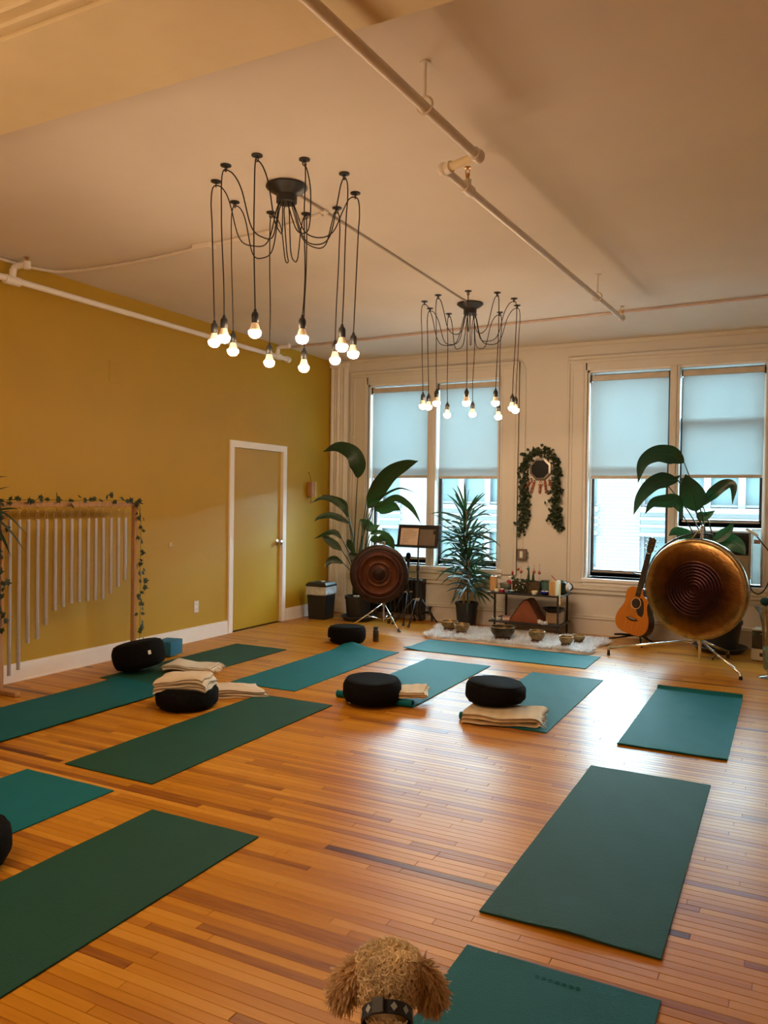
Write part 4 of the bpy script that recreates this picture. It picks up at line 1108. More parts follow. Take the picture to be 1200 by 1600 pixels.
LEAF1 = [[[[0.805,8.25,1.727],[0.831,8.213,1.865],[0.781,8.175,2.017],[0.602,8.137,2.097],[0.415,8.1,2.044]],0.2],[[[0.958,8.2,1.468],[1.131,8.15,1.6],[1.314,8.1,1.774],[1.536,8.05,1.873],[1.711,8.0,1.912]],0.2],[[[0.661,8.3,1.248],[0.61,8.25,1.369],[0.481,8.2,1.469],[0.369,8.15,1.487],[0.251,8.1,1.424]],0.075],[[[0.595,8.4,1.314],[0.518,8.433,1.436],[0.337,8.467,1.497],[0.136,8.5,1.53]],0.05],[[[0.742,8.2,1.178],[0.639,8.15,1.243],[0.513,8.1,1.281],[0.403,8.05,1.253],[0.365,8.0,1.206]],0.08],[[[0.632,8.2,0.859],[0.541,8.167,0.931],[0.45,8.133,0.997],[0.408,8.1,1.017]],0.1],[[[0.571,8.3,0.988],[0.495,8.267,1.068],[0.404,8.233,1.059],[0.237,8.2,0.987]],0.07],[[[0.715,8.1,0.715],[0.613,8.05,0.76],[0.567,8.0,0.728],[0.552,7.95,0.658]],0.09],[[[0.996,8.3,1.363],[1.17,8.28,1.445],[1.326,8.26,1.497],[1.481,8.24,1.423],[1.577,8.22,1.335],[1.666,8.2,1.209]],0.085],[[[0.89,8.5,1.394],[1.045,8.467,1.383],[1.197,8.433,1.393],[1.306,8.4,1.355]],0.16],[[[0.904,8.5,1.456],[1.013,8.525,1.525],[1.136,8.55,1.594],[1.243,8.575,1.616],[1.411,8.6,1.564]],0.03],[[[0.839,8.45,1.373],[0.891,8.467,1.442],[0.958,8.483,1.497],[1.056,8.5,1.539]],0.13],[[[0.705,8.5,1.233],[0.782,8.533,1.166],[0.859,8.567,1.126],[0.933,8.6,1.168]],0.13],[[[0.849,8.5,1.059],[0.945,8.55,1.081],[1.074,8.6,1.063]],0.06],[[[1.024,8.4,1.041],[1.132,8.367,1.012],[1.217,8.333,0.97],[1.286,8.3,0.895]],0.14],[[[0.592,8.4,0.985],[0.677,8.35,0.895],[0.761,8.3,0.819]],0.09],[[[0.957,8.3,0.995],[1.047,8.3,1.005],[1.115,8.3,0.948]],0.09],[[[0.639,8.35,0.811],[0.704,8.375,0.786],[0.767,8.4,0.814]],0.11]]
LEAF2 = [[[[4.441,8.5,1.893],[4.339,8.425,1.961],[4.195,8.35,1.972],[4.078,8.275,1.879],[4.045,8.2,1.684]],0.19],[[[4.577,8.4,1.404],[4.552,8.367,1.525],[4.512,8.333,1.65],[4.479,8.3,1.769]],0.25],[[[4.389,8.5,1.712],[4.276,8.425,1.716],[4.164,8.35,1.668],[4.06,8.275,1.531],[4.007,8.2,1.362]],0.17],[[[4.443,8.35,1.383],[4.395,8.287,1.497],[4.294,8.225,1.501],[4.195,8.162,1.481],[4.134,8.1,1.376]],0.14],[[[4.624,8.5,1.462],[4.709,8.45,1.571],[4.828,8.4,1.666],[4.911,8.35,1.65],[4.908,8.3,1.479]],0.12],[[[4.566,8.5,1.384],[4.638,8.5,1.354],[4.738,8.5,1.413]],0.1],[[[4.721,8.35,1.094],[4.819,8.333,1.173],[4.881,8.317,1.231],[4.921,8.3,1.307]],0.11],[[[4.781,8.4,1.1],[4.886,8.367,1.112],[4.974,8.333,1.067],[5.03,8.3,0.997]],0.17],[[[4.546,8.5,1.132],[4.459,8.467,1.163],[4.383,8.433,1.194],[4.32,8.4,1.154]],0.13],[[[4.24,8.6,1.708],[4.315,8.6,1.721],[4.401,8.6,1.771]],0.06]]
def plant_big(label, cx, cy, zp, leaves, m, seed, spread, base_z):
    r = random.Random(seed)
    t = thing('potted_plant', label, 'plant', (cx, cy, 0))
    for i, (mid, wd) in enumerate(leaves):
        V, F = blade(mid, wd, CAM if i % 2 else (CAM + Vector((-1.5, 0, 1.5))), fold=0.22, k=6, seed=i,
                     prof=lambda q: max(0.04, (min(1, q / 0.28) ** 0.65) * (1 - max(0, (q - 0.28) / 0.72) ** 2.2)))
        lf = raw('leaf', V, F, m, t, smooth=True)
        p0 = Vector(mid[0]); root = Vector((cx + r.uniform(-spread, spread), cy + r.uniform(-spread, spread), base_z))
        k = 0.35
        c1 = Vector((root.x + (p0.x - root.x) * 0.15, root.y + (p0.y - root.y) * 0.2, root.z + (p0.z - root.z) * 0.35)); c2 = Vector((root.x + (p0.x - root.x) * 0.50, root.y + (p0.y - root.y) * 0.5, root.z + (p0.z - root.z) * 0.72))
        pts = cat_rom([root, c1, c2, p0], 5)
        b = B(); b.tube(pts, [0.011 - 0.006 * j / (len(pts) - 1) for j in range(len(pts))], 7); b.build('petiole', 'stem', t, smooth=True)
        ml = cat_rom(mid, 4)
        b = B(); b.tube([q + (CAM - q).normalized() * 0.001 for q in ml], [0.004 * (1 - j / len(ml)) + 0.0008 for j in range(len(ml))], 5); b.build('midrib', 'stem', lf)
    return t
t1 = plant_big('tall potted plant with paddle leaves in the corner behind the small gong', 0.72, 8.46, 0.05, LEAF1, 'leaf', 31, 0.05, 0.27)
pot(t1, 0.72, 8.46, 0.012, 0.135, 0.160, 0.285)
b = B()
for i in range(26):
    a = rnd.uniform(-1.6, 0.6); rr = rnd.uniform(0.08, 0.13); b.sphere((0.72 + rr * math.cos(a), 8.46 + rr * math.sin(a), 0.29 + rnd.random() * 0.016), rnd.uniform(0.010, 0.017), 7, 5)
tag(b.build('pebble', 'pebble', t1, smooth=True), kind='stuff')
saucer(0.72, 8.46, 0.205, 'grey saucer under the tall corner plant')
t2 = plant_big('glossy broad leaved potted plant behind the large gong', 4.80, 8.52, 0.05, LEAF2, 'leaf2', 32, 0.05, 0.29)
pot(t2, 4.80, 8.62, 0.012, 0.16, 0.205, 0.31)
saucer(4.80, 8.62, 0.255, 'grey saucer under the plant behind the large gong')

def strap_plant(t, stems, seed, n_leaf, m='leaf3', L=(0.34, 0.52), extra=()):
    r = random.Random(seed)
    for (bx, by, z0, tx, ty, z1, zl) in stems:
        pts = [Vector((bx, by, z0)), Vector(((bx * 2 + tx) / 3, (by * 2 + ty) / 3, z0 + (z1 - z0) * .4)), Vector((tx, ty, z1))]
        b = B(); cr = cat_rom(pts, 6); b.tube(cr, [0.016 - 0.005 * i / (len(cr) - 1) for i in range(len(cr))], 8); b.build('cane', 'cane', t, smooth=True)
        for i in range(n_leaf):
            q = i / (n_leaf - 1); z = zl + (z1 - zl) * q; f = (z - z0) / (z1 - z0)
            c = Vector((bx + (tx - bx) * f, by + (ty - by) * f, z))
            az = i * 2.399 + r.uniform(-.3, .3); el = -0.05 + 1.15 * q ** 1.6 + r.uniform(-0.45, 0.45)
            ln = r.uniform(*L) * (0.72 + 0.22 * q)
            d = Vector((math.cos(az) * math.cos(el), math.sin(az) * math.cos(el), math.sin(el)))
            hd = Vector((d.x, d.y, 0))
            dr = r.uniform(0.25, 0.75) * (1.1 - 0.8 * q)
            mid = [c, c + d * ln * 0.35, c + d * ln * 0.7 - Vector((0, 0, dr * ln * 0.18)), c + d * ln * 0.95 - Vector((0, 0, dr * ln * 0.55))]
            mid = [Vector((p.x, min(p.y, 8.86 + 0.12 * (p.y - 8.86)) if p.y > 8.86 else p.y, p.z)) for p in mid]
            V, F = blade(mid, r.uniform(0.026, 0.038), c + d * ln * .4 + Vector((0, -2.2, 2.2)) - hd * 1.2, fold=0.35, k=3, prof=lambda s: max(0.05, min(1, 0.45 + s * 2.2) * (1 - s ** 3)))
            raw('leaf', V, F, m, t, smooth=True)
    for mid in extra:
        V, F = blade(mid, 0.036, Vector(mid[1]) + Vector((0.6, -1.2, 2.0)), fold=0.3, k=5, prof=lambda s: max(0.04, min(1, 0.35 + s * 2.4) * (1 - s ** 2.6)))
        raw('leaf', V, F, m, t, smooth=True)
t3 = thing('potted_plant', 'feathery potted plant of narrow leaves in front of the left window', 'plant', (2.06, 8.66, 0))
pot(t3, 2.06, 8.66, 0.0, 0.105, 0.132, 0.295)
strap_plant(t3, [(2.03, 8.64, 0.25, 2.05, 8.62, 1.36, 0.86), (2.07, 8.69, 0.25, 2.03, 8.66, 1.06, 0.62), (2.10, 8.63, 0.25, 2.09, 8.60, 0.80, 0.42)], 33, 60, L=(0.36, 0.56))
t4 = thing('potted_plant', 'narrow leaved potted plant just outside the left edge, its leaf tips showing', 'plant', (0.42, 3.42, 0))
pot(t4, 0.42, 3.42, 0.0, 0.13, 0.16, 0.30)
C4 = Vector((0.44, 3.46, 1.30))
strap_plant(t4, [(0.42, 3.42, 0.26, 0.44, 3.46, 1.42, 1.08)], 35, 26, L=(0.34, 0.46),
            extra=[[C4, C4 + Vector((0.03, 0.18, 0.06)), (0.50, 3.76, 1.31), (0.52, 3.90, 1.17)], [C4 - Vector((0, 0, .05)), C4 + Vector((0.03, 0.15, 0.0)), (0.50, 3.70, 1.17), (0.51, 3.76, 1.04)],
                   [C4, C4 + Vector((0.04, 0.14, 0.02)), (0.52, 3.72, 1.24), (0.54, 3.86, 1.06)], [C4 + Vector((0, 0, .05)), C4 + Vector((0.02, 0.14, 0.16)), (0.49, 3.66, 1.50), (0.50, 3.76, 1.53)],
                   [C4 + Vector((0, 0, .05)), C4 + Vector((0.02, 0.14, 0.18)), (0.49, 3.66, 1.58), (0.50, 3.74, 1.60)], [C4, C4 + Vector((0.03, 0.16, 0.08)), (0.49, 3.70, 1.42), (0.50, 3.78, 1.41)]])

# ================================================================ CORNER: BELL, BIN, RADIATOR
t = thing('wall_bell', 'small square wooden bell on a cord beside the door', 'bell', (0.045, 8.42, 1.6))
b = B(); b.box(0.012, 0.085, 8.375, 8.455, 1.50, 1.685, bev=0.004); b.build('bell_body', 'bell_wood', t)
b = B(); b.box(0.030, 0.092, 8.4552, 8.468, 1.498, 1.688, bev=0.002); b.build('pale_edge', 'bell_light', t)
b = B(); b.tube([(0.012, 8.405, 1.825), (0.03, 8.415, 1.76), (0.045, 8.42, 1.685)], 0.003, 6); b.tube([(0.045, 8.42, 1.50), (0.045, 8.42, 1.455)], 0.003, 6); b.build('cord', 'cord', t)
b = B(); b.sphere((0.045, 8.42, 1.435), 0.017, 12, 8, (0.9, 0.9, 1.3)); b.build('clapper', 'bell_wood', t, smooth=True)
b = B(); b.cyl((0, 8.405, 1.825), (0.018, 8.405, 1.825), 0.008, n=10); b.build('nail', 'bell_light', t)

t = thing('trash_bin', 'square black waste bin with a pale liner in the corner', 'bin', (0.27, 8.33, 0))
b = B(); mt = Matrix.Translation((0.27, 8.33, 0)) @ Matrix.Rotation(PI / 4 + 0.04, 4, 'Z')
b.lathe([(0.158, 0), (0.160, 0.01), (0.183, 0.36), (0.183, 0.37), (0.15, 0.37)], 4, mt, True, True); b.build('bin_body', 'black_plastic', t)
b = B(); b.lathe([(0.188, 0.300 + 0.012 * 0), (0.196, 0.315), (0.190, 0.36), (0.197, 0.398), (0.175, 0.400)], 4, mt, False, False)
bag = b.build('bin_liner', 'bag', t)
md = bag.modifiers.new('crumple', 'SUBSURF'); md.levels = 3; md.render_levels = 3; md.subdivision_type = 'SIMPLE'
tx = bpy.data.textures.new('crumple', 'CLOUDS'); tx.noise_scale = 0.05
md = bag.modifiers.new('wrinkle', 'DISPLACE'); md.texture = tx; md.strength = 0.02; md.mid_level = 0.4
b = B(); b.lathe([(0.180, 0.400), (0.198, 0.402), (0.200, 0.425), (0.165, 0.450), (0.01, 0.455)], 4, mt); b.build('bin_lid', 'black_plastic', t)
b = B(); b.lathe([(0.030, 0.453), (0.028, 0.459), (0.001, 0.459)], 18, Matrix.Translation((0.27, 8.36, 0))); b.build('lid_sticker', 'white_label', t)
b = B(); b.box(0.22, 0.32, 8.26, 8.29, 0.450, 0.460, bev=0.003); b.build('lid_handle', 'saucer', t)

t = thing('rolled_towel', 'small white rolled towel between the waste bin and corner plant', 'towel', (0.47, 8.66, 0))
b = B(); b.tube([(0.40, 8.70, 0.040), (0.44, 8.68, 0.040), (0.50, 8.64, 0.040), (0.54, 8.62, 0.040)], [0.034, 0.039, 0.039, 0.035], 14); b.build('towel_roll', 'fringe', t, smooth='auto')
b = B(); b.tube([(0.385, 8.708, 0.052), (0.42, 8.69, 0.082), (0.50, 8.645, 0.083), (0.55, 8.615, 0.056)], 0.006, 6); b.build('loose_edge', 'fringe', t, smooth=True)

t = thing('radiator', 'black cast iron radiator under the left window', 'radiator', (1.03, 8.85, 0))
for i in range(14):
    x = 0.645 + i * 0.058
    b = B()
    for y in (8.80, 8.86, 8.915):
        b.tube([(x, y, 0.10), (x, y, 0.47)], 0.021, 8)
    b.box(x - 0.027, x + 0.027, 8.785, 8.93, 0.45, 0.505, bev=0.012); b.box(x - 0.027, x + 0.027, 8.785, 8.93, 0.075, 0.12, bev=0.012)
    if i in (0, 13): b.box(x - 0.02, x + 0.02, 8.79, 8.92, 0.0, 0.08, bev=0.006)
    b.build('radiator_section', 'radiator', t, smooth='auto')
b = B(); b.tube(cat_rom([(1.43, 8.86, 0.10), (1.50, 8.86, 0.10), (1.53, 8.86, 0.07), (1.535, 8.86, 0.0)], 4), 0.016, 8); b.cyl((1.50, 8.86, 0.10), (1.50, 8.86, 0.16), 0.018, n=10); b.torus((1.50, 8.86, 0.165), 0.03, 0.007, n=16, m=6); b.build('valve', 'radiator', t, smooth='auto')

# ================================================================ STANDS AND GONGS
def tripod_leg(t, a, f, r, m, foot='black_plastic', fr=0.012):
    a, f = Vector(a), Vector(f)
    d = (f - a).normalized()
    b = B(); b.tube([a, f - d * 0.02], r, 8); lg = b.build('leg', m, t, smooth=True)
    b = B(); b.cyl((f.x - d.x * .03, f.y - d.y * .03, f.z + 0.03), (f.x, f.y, 0.001), fr, fr * 1.15, 10); b.build('rubber_foot', foot, lg, smooth='auto')

def lathe_front(b, prof, n=64):
    return b.lathe(prof, n, Matrix.Rotation(PI / 2, 4, 'X'), False, True)

MAT['gong_small'] = gong_mat('dark_red_gong_patina', [(0.0, (0.024, 0.012, 0.011)), (0.20, (0.03, 0.013, 0.011)), (0.32, (0.080, 0.022, 0.011)), (0.52, (0.115, 0.036, 0.010)), (0.70, (0.068, 0.016, 0.010)), (0.82, (0.042, 0.020, 0.018)), (1.0, (0.052, 0.036, 0.034))], 0.335, 0.40, 0.7)
MAT['gong_large'] = gong_mat('burnished_gong_patina', [(0.0, (0.055, 0.022, 0.026)), (0.50, (0.046, 0.019, 0.024)), (0.58, (0.085, 0.034, 0.013)), (0.70, (0.135, 0.062, 0.016)), (0.85, (0.20, 0.095, 0.026)), (0.93, (0.46, 0.31, 0.13)), (1.0, (0.34, 0.31, 0.22))], 0.47, 0.20, 0.92)

GC1 = Vector((1.19, 8.10, 0.612))
t = thing('small_gong', 'small dark red gong hanging before the corner plant', 'gong', GC1, math.radians(25))
prof = [(0.338, -0.05), (0.336, -0.006), (0.328, 0.0)]
for r_, h_ in ((0.30, 0.003), (0.285, 0.004), (0.272, 0.003), (0.235, 0.004), (0.226, 0.009), (0.217, 0.004), (0.16, 0.005), (0.142, 0.006), (0.135, 0.011), (0.128, 0.006), (0.095, 0.007), (0.085, 0.014), (0.076, 0.018), (0.03, 0.026), (0.001, 0.027)): prof.append((r_, h_))
b = B(); lathe_front(b, prof); b.build('gong_disc', 'gong_small', t, smooth=True, local=True)
for r_, y_ in ((0.082, -0.016), (0.134, -0.011), (0.225, -0.009), (0.272, -0.004)):
    b = B(); b.torus((0, y_, 0), r_, 0.0022, Vector((1, 0, 0)), Vector((0, 0, 1)), 64, 6); b.build('raised_ring', 'ring_line', t, smooth=True, local=True)
b = B(); b.torus((0, 0.028, 0), 0.337, 0.006, Vector((1, 0, 0)), Vector((0, 0, 1)), 64, 6); b.build('gong_rim', 'bowl_dark', t, smooth=True, local=True)
b = B(); b.tube(cat_rom([(-0.06, 0.02, 0.325), (-0.03, 0.04, 0.355), (0, 0.05, 0.362), (0.03, 0.04, 0.355), (0.06, 0.02, 0.325)], 4), 0.003, 6); b.build('hanging_cord', 'wax', t, local=True)
t = thing('gong_stand', 'chrome tripod stand holding the small dark red gong', 'stand', (1.21, 8.19, 0))
hx, hy = 1.215, 8.185
b = B(); b.cyl((hx, hy, 0.05), (hx, hy, 0.99), 0.011, n=12); b.cyl((hx, hy, 0.24), (hx, hy, 0.30), 0.020, n=12); b.tube([(hx, hy, 0.985), (hx - 0.015, hy - 0.03, 0.985), (hx - 0.02, hy - 0.05, 0.975)], 0.006, 6); b.build('pole', 'chrome', t, smooth='auto')
for f in ((0.91, 7.90, 0.0), (1.55, 7.92, 0.0), (1.19, 8.52, 0.0)):
    tripod_leg(t, (hx, hy, 0.27), f, 0.0085, 'chrome', fr=0.016)
    m_ = Vector((hx, hy, 0.27)).lerp(Vector(f), 0.5); b = B(); b.tube([(hx, hy, 0.075), m_], 0.006, 6); b.build('brace', 'chrome', t, smooth=True)

GC2 = Vector((4.632, 7.79, 0.690))
t = thing('large_gong', 'large burnished bronze gong with dark rings, right of the guitar', 'gong', GC2, math.radians(-13))
prof = [(0.455, -0.085), (0.468, -0.07), (0.470, -0.022), (0.462, -0.006), (0.448, 0.0), (0.436, -0.003), (0.424, 0.0), (0.33, 0.009), (0.262, 0.013)]
for k in range(8):
    r_ = 0.250 - k * 0.029; prof += [(r_ + 0.007, 0.0135 + k * 0.0006), (r_, 0.0175 + k * 0.0006), (r_ - 0.007, 0.0135 + k * 0.0006)]
prof += [(0.02, 0.020), (0.001, 0.020)]
b = B(); lathe_front(b, prof, 96); b.build('gong_disc', 'gong_large', t, smooth=True, local=True)
b = B(); b.torus((0, 0.083, 0), 0.455, 0.006, Vector((1, 0, 0)), Vector((0, 0, 1)), 80, 6); b.build('gong_rim', 'bowl_dark', t, smooth=True, local=True)
b = B()
for s in (-1, 1): b.tube([(s * 0.05, 0.05, 0.462), (s * 0.02, 0.085, 0.52), (0, 0.10, 0.545)], 0.0035, 6)
b.build('hanging_cord', 'ring_brass', t, local=True)
t = thing('gong_stand', 'chrome stand with long legs under the large bronze gong', 'stand', (4.68, 7.93, 0))
hx, hy = 4.675, 7.93
b = B(); b.cyl((hx, hy, 0.035), (hx, hy, 1.26), 0.0145, n=14); b.cyl((hx, hy, 0.17), (hx, hy, 0.24), 0.024, n=14); b.sphere((hx, hy, 1.265), 0.018); b.tube([(hx, hy, 1.24), (hx - 0.02, hy - 0.05, 1.245)], 0.006, 6); b.build('pole', 'chrome', t, smooth='auto')
arc = [(hx + 0.50 * math.cos(a), hy + 0.02, 0.70 + 0.50 * math.sin(a)) for a in [math.radians(q) for q in range(80, 191, 10)]]
b = B(); b.tube(arc, 0.009, 8); b.build('curved_arm', 'black', t, smooth=True)
b = B(); b.tube([arc[-1], (hx - 0.40, hy + 0.03, 0.50), (hx - 0.2, hy + 0.03, 0.36), (hx, hy + 0.01, 0.30)], 0.009, 8); b.build('curved_arm', 'black', t, smooth=True)
for f in ((3.865, 7.80, 0.07), (5.06, 7.28, 0.05), (4.90, 8.26, 0.06)):
    a = Vector((hx, hy, 0.205)); fv = Vector(f); d = (fv - a).normalized()
    b = B(); b.tube([a, fv], 0.0125, 10); lg = b.build('leg', 'chrome', t, smooth=True)
    b = B(); b.cyl(fv - d * 0.015 + Vector((0, 0, 0.008)), fv + Vector((0, 0, -0.02)), 0.014, n=10); b.build('leg_cap', 'nickel', lg, smooth='auto')
    b = B(); b.cyl((fv.x, fv.y, fv.z - 0.018), (fv.x, fv.y, 0.001), 0.013, 0.016, 12); b.build('rubber_foot', 'black_plastic', lg, smooth='auto')
    if f[0] > 5: b = B(); m_ = a.lerp(fv, 0.45); b.cyl(m_, m_ + Vector((-0.03, -0.012, -0.035)), 0.006, n=8); b.sphere(m_ + Vector((-0.036, -0.014, -0.042)), 0.013, 10, 6); b.build('wing_bolt', 'black_plastic', lg, smooth='auto')

t = thing('music_stand', 'black music stand holding two sheets before the left window', 'stand', (1.50, 8.50, 0))
b = B(); b.cyl((1.50, 8.50, 0.10), (1.50, 8.50, 0.70), 0.014, n=12); b.cyl((1.50, 8.50, 0.66), (1.50, 8.50, 1.02), 0.0095, n=12); b.cyl((1.50, 8.50, 0.64), (1.50, 8.50, 0.71), 0.019, n=12); b.build('pole', 'black', t, smooth='auto')
b = B(); b.cyl((1.50, 8.50, 0.285), (1.50, 8.50, 0.325), 0.024, n=14)
for a in (0.4, 2.5, 4.6): b.box(-0.008, 0.055, -0.012, 0.012, 0.296, 0.312, Matrix.Translation((1.50, 8.50, 0)) @ Matrix.Rotation(a + 3.4, 4, 'Z'))
b.build('hub', 'chrome', t, smooth='auto')
for f in ((1.235, 8.37, 0.0), (1.50, 8.26, 0.0), (1.735, 8.60, 0.0)):
    d = Vector((f[0] - 1.5, f[1] - 8.5, 0)).normalized() * 0.05
    tripod_leg(t, (1.50 + d.x, 8.50 + d.y, 0.30), f, 0.0095, 'black')
mt = Matrix.Translation((1.495, 8.465, 0.915)) @ Matrix.Rotation(math.radians(-12), 4, 'X') @ Matrix.Rotation(math.radians(0), 4, 'Z')
b = B(); b.box(-0.265, 0.265, 0.0, 0.010, 0.0, 0.275, mt, bev=0.003); b.build('desk', 'black', t)
b = B(); b.box(-0.265, 0.265, -0.055, 0.0, 0.0, 0.008, mt); b.box(-0.265, 0.265, -0.057, -0.053, 0.0, 0.022, mt); b.build('desk_lip', 'black', t)
t = thing('sheet_of_paper', 'pale printed sheet on the left half of the music stand', 'paper', mt @ Vector((-0.10, -0.002, 0.01)))
b = B(); b.box(-0.225, 0.005, -0.004, -0.001, 0.010, 0.232, mt); b.build('page', 'paper', t)
b = B()
for i, ln in enumerate(((-0.15, -0.06), (-0.195, -0.015), (-0.195, -0.02), (-0.195, -0.015), (-0.195, -0.03), (-0.195, -0.10), (-0.195, -0.12), (-0.195, -0.11), (-0.195, -0.17))):
    z = 0.205 - i * 0.0205; b.box(ln[0], ln[1], -0.0048, -0.0040, z, z + 0.0045, mt)
b.build('printed_line', 'ink', t)
t = thing('sheet_of_paper', 'dark grey brown sheet on the right half of the music stand', 'paper', mt @ Vector((0.12, -0.002, 0.01)))
b = B(); b.box(0.022, 0.225, -0.004, -0.001, 0.010, 0.222, mt); b.build('page', 'paper_dark', t)
b = B(); b.box(0.196, 0.226, -0.0052, -0.0040, 0.165, 0.212, mt); b.build('corner_mark', 'black', t)

t = thing('microphone_stand', 'black microphone tripod between the small gong and music stand', 'stand', (1.345, 8.56, 0))
b = B(); b.cyl((1.345, 8.56, 0.12), (1.345, 8.56, 0.66), 0.010, n=10); b.cyl((1.345, 8.56, 0.355), (1.345, 8.56, 0.40), 0.020, n=12); b.build('pole', 'black', t, smooth='auto')
b = B()
for a in (0.0, 2.1, 4.2): b.box(0.0, 0.055, -0.010, 0.010, 0.372, 0.388, Matrix.Translation((1.345, 8.56, 0)) @ Matrix.Rotation(a + 0.4, 4, 'Z'))
b.build('hub', 'chrome', t)
for f in ((1.165, 8.40, 0.0), (1.345, 8.765, 0.0), (1.40, 8.33, 0.0)): tripod_leg(t, (1.345 + (f[0] - 1.345) * .2, 8.56 + (f[1] - 8.56) * .2, 0.375), f, 0.008, 'black', fr=0.016)
t = thing('microphone', 'black microphone pointing up on its stand', 'microphone', (1.345, 8.56, 0.66))
b = B(); b.lathe([(0.010, 0.655), (0.013, 0.66), (0.019, 0.76), (0.021, 0.775)], 16, Matrix.Translation((1.345, 8.56, 0))); b.build('microphone_body', 'black_plastic', t, smooth='auto')
b = B(); b.lathe([(0.021, 0.772), (0.028, 0.785), (0.031, 0.805), (0.027, 0.830), (0.015, 0.846), (0.001, 0.849)], 18, Matrix.Translation((1.345, 8.56, 0))); b.build('windscreen', 'zafu', t, smooth=True)

# ================================================================ GUITAR
def build_guitar():
    half = [(0.0, 0.0), (0.10, 0.004), (0.165, 0.035), (0.196, 0.09), (0.200, 0.14), (0.186, 0.20), (0.158, 0.255), (0.140, 0.30), (0.137, 0.34), (0.144, 0.385), (0.142, 0.43), (0.120, 0.470), (0.07, 0.490), (0.0, 0.494)]
    cut = [(0.158, 0.255), (0.140, 0.30), (0.133, 0.335), (0.140, 0.372), (0.132, 0.398), (0.105, 0.405), (0.075, 0.415), (0.052, 0.44), (0.042, 0.470), (0.03, 0.490), (0.0, 0.494)]
    L_ = [(p.x, p.z) for p in cat_rom([(-x, 0, z) for x, z in half], 5)]
    R_ = [(p.x, p.z) for p in cat_rom([(x, 0, z) for x, z in half[:6] + cut], 5)]
    poly = L_ + R_[::-1][1:-1]
    t = bpy.data.objects.new('acoustic_guitar', None); COL.objects.link(t); t.empty_display_size = .05
    t.matrix_basis = Matrix.Translation((3.93, 8.50, 0.115)) @ Euler((math.radians(-9), 0, 0)).to_matrix().to_4x4() @ Matrix.Rotation(math.radians(-24), 4, 'Z') @ Matrix.Rotation(math.radians(13), 4, 'Y')
    tag(t, 'orange acoustic guitar leaning in its stand beside the large gong', 'guitar')
    sh = lambda s: [(x * s, 0.24 + (z - 0.24) * s) for x, z in poly]
    b = B(); b.prism(poly, 0.0, 0.105); b.build('guitar_body', 'rosewood', t, smooth='auto', local=True)
    b = B(); b.prism(sh(0.995), -0.004, 0.001); b.build('soundboard', 'spruce', t, local=True)
    b = B(); b.lathe([(0.050, 0.0), (0.050, 0.0015), (0.001, 0.0015)], 32, Matrix.Translation((0, -0.004, 0.325)) @ Matrix.Rotation(PI / 2, 4, 'X')); b.build('sound_hole', 'ebony', t, local=True)
    b = B(); b.torus((0, -0.0045, 0.325), 0.056, 0.0028, Vector((1, 0, 0)), Vector((0, 0, 1)), 40, 6); b.build('rosette', 'bell_light', t, smooth=True, local=True)
    b = B(); b.prism([(-0.075, 0.158), (-0.05, 0.170), (0.05, 0.170), (0.075, 0.158), (0.05, 0.148), (0.02, 0.140), (-0.02, 0.140), (-0.05, 0.148)], -0.012, -0.004); br = b.build('bridge', 'rosewood', t, local=True)
    b = B(); b.box(-0.038, 0.038, -0.016, -0.011, 0.160, 0.164); b.build('saddle', 'wax', br, local=True)
    b = B(); b.prism([(0.03, 0.385), (0.052, 0.36), (0.062, 0.325), (0.05, 0.285), (0.02, 0.268), (0.035, 0.235), (0.06, 0.212), (0.105, 0.205), (0.112, 0.25), (0.10, 0.31), (0.082, 0.36), (0.05, 0.395)], -0.0065, -0.0035); b.build('pickguard', 'ebony', t, local=True)
    b = B(); A = [(-0.028, 0.40), (0.028, 0.40), (0.022, 0.86), (-0.022, 0.86)]
    b.prism([(-0.026, 0.49), (0.026, 0.49), (0.021, 0.865), (-0.021, 0.865)], -0.006, 0.018); b.build('neck', 'rosewood', t, local=True)
    b = B(); b.prism(A, -0.013, -0.005); fb = b.build('fretboard', 'ebony', t, local=True)
    for i in range(1, 19):
        z = 0.86 - 0.645 * (1 - 2 ** (-i / 12)); hw = 0.022 + (0.86 - z) / 0.46 * 0.006
        b = B(); b.box(-hw, hw, -0.0145, -0.0125, z - 0.0008, z + 0.0008); b.build('fret', 'nickel', fb, local=True)
    b = B(); b.box(-0.022, 0.022, -0.017, -0.005, 0.858, 0.865); b.build('nut', 'wax', t, local=True)
    b = B(); b.prism([(-0.021, 0.865), (0.021, 0.865), (0.036, 0.90), (0.040, 1.02), (0.02, 1.035), (0, 1.03), (-0.02, 1.035), (-0.040, 1.02), (-0.036, 0.90)], -0.002, 0.014, Matrix.Translation((0, 0.0, 0))); hd = b.build('headstock', 'rosewood', t, local=True)
    for s in (-1, 1):
        for z in (0.905, 0.95, 0.995):
            b = B(); b.cyl((s * 0.024, -0.018, z), (s * 0.024, 0.0, z), 0.004, n=8); b.cyl((s * 0.036, 0.008, z), (s * 0.058, 0.008, z), 0.003, n=6); b.sphere((s * 0.062, 0.008, z), 0.009, 10, 6, (0.8, 0.6, 1)); b.build('tuning_peg', 'nickel', hd, smooth='auto', local=True)
    for i in range(6):
        x0 = -0.029 + i * 0.0116; x1 = -0.018 + i * 0.0072
        b = B(); b.tube([(x0, -0.016, 0.162), (x1, -0.0175, 0.862)], 0.0006, 4); b.build('string', 'nickel', t, local=True)
build_guitar()
t = thing('guitar_stand', 'black folding stand under the acoustic guitar', 'stand', (3.97, 8.62, 0))
b = B(); b.tube([(4.02, 8.62, 0.10), (4.05, 8.82, 0.74)], 0.011, 8); b.build('upright', 'black', t, smooth=True)
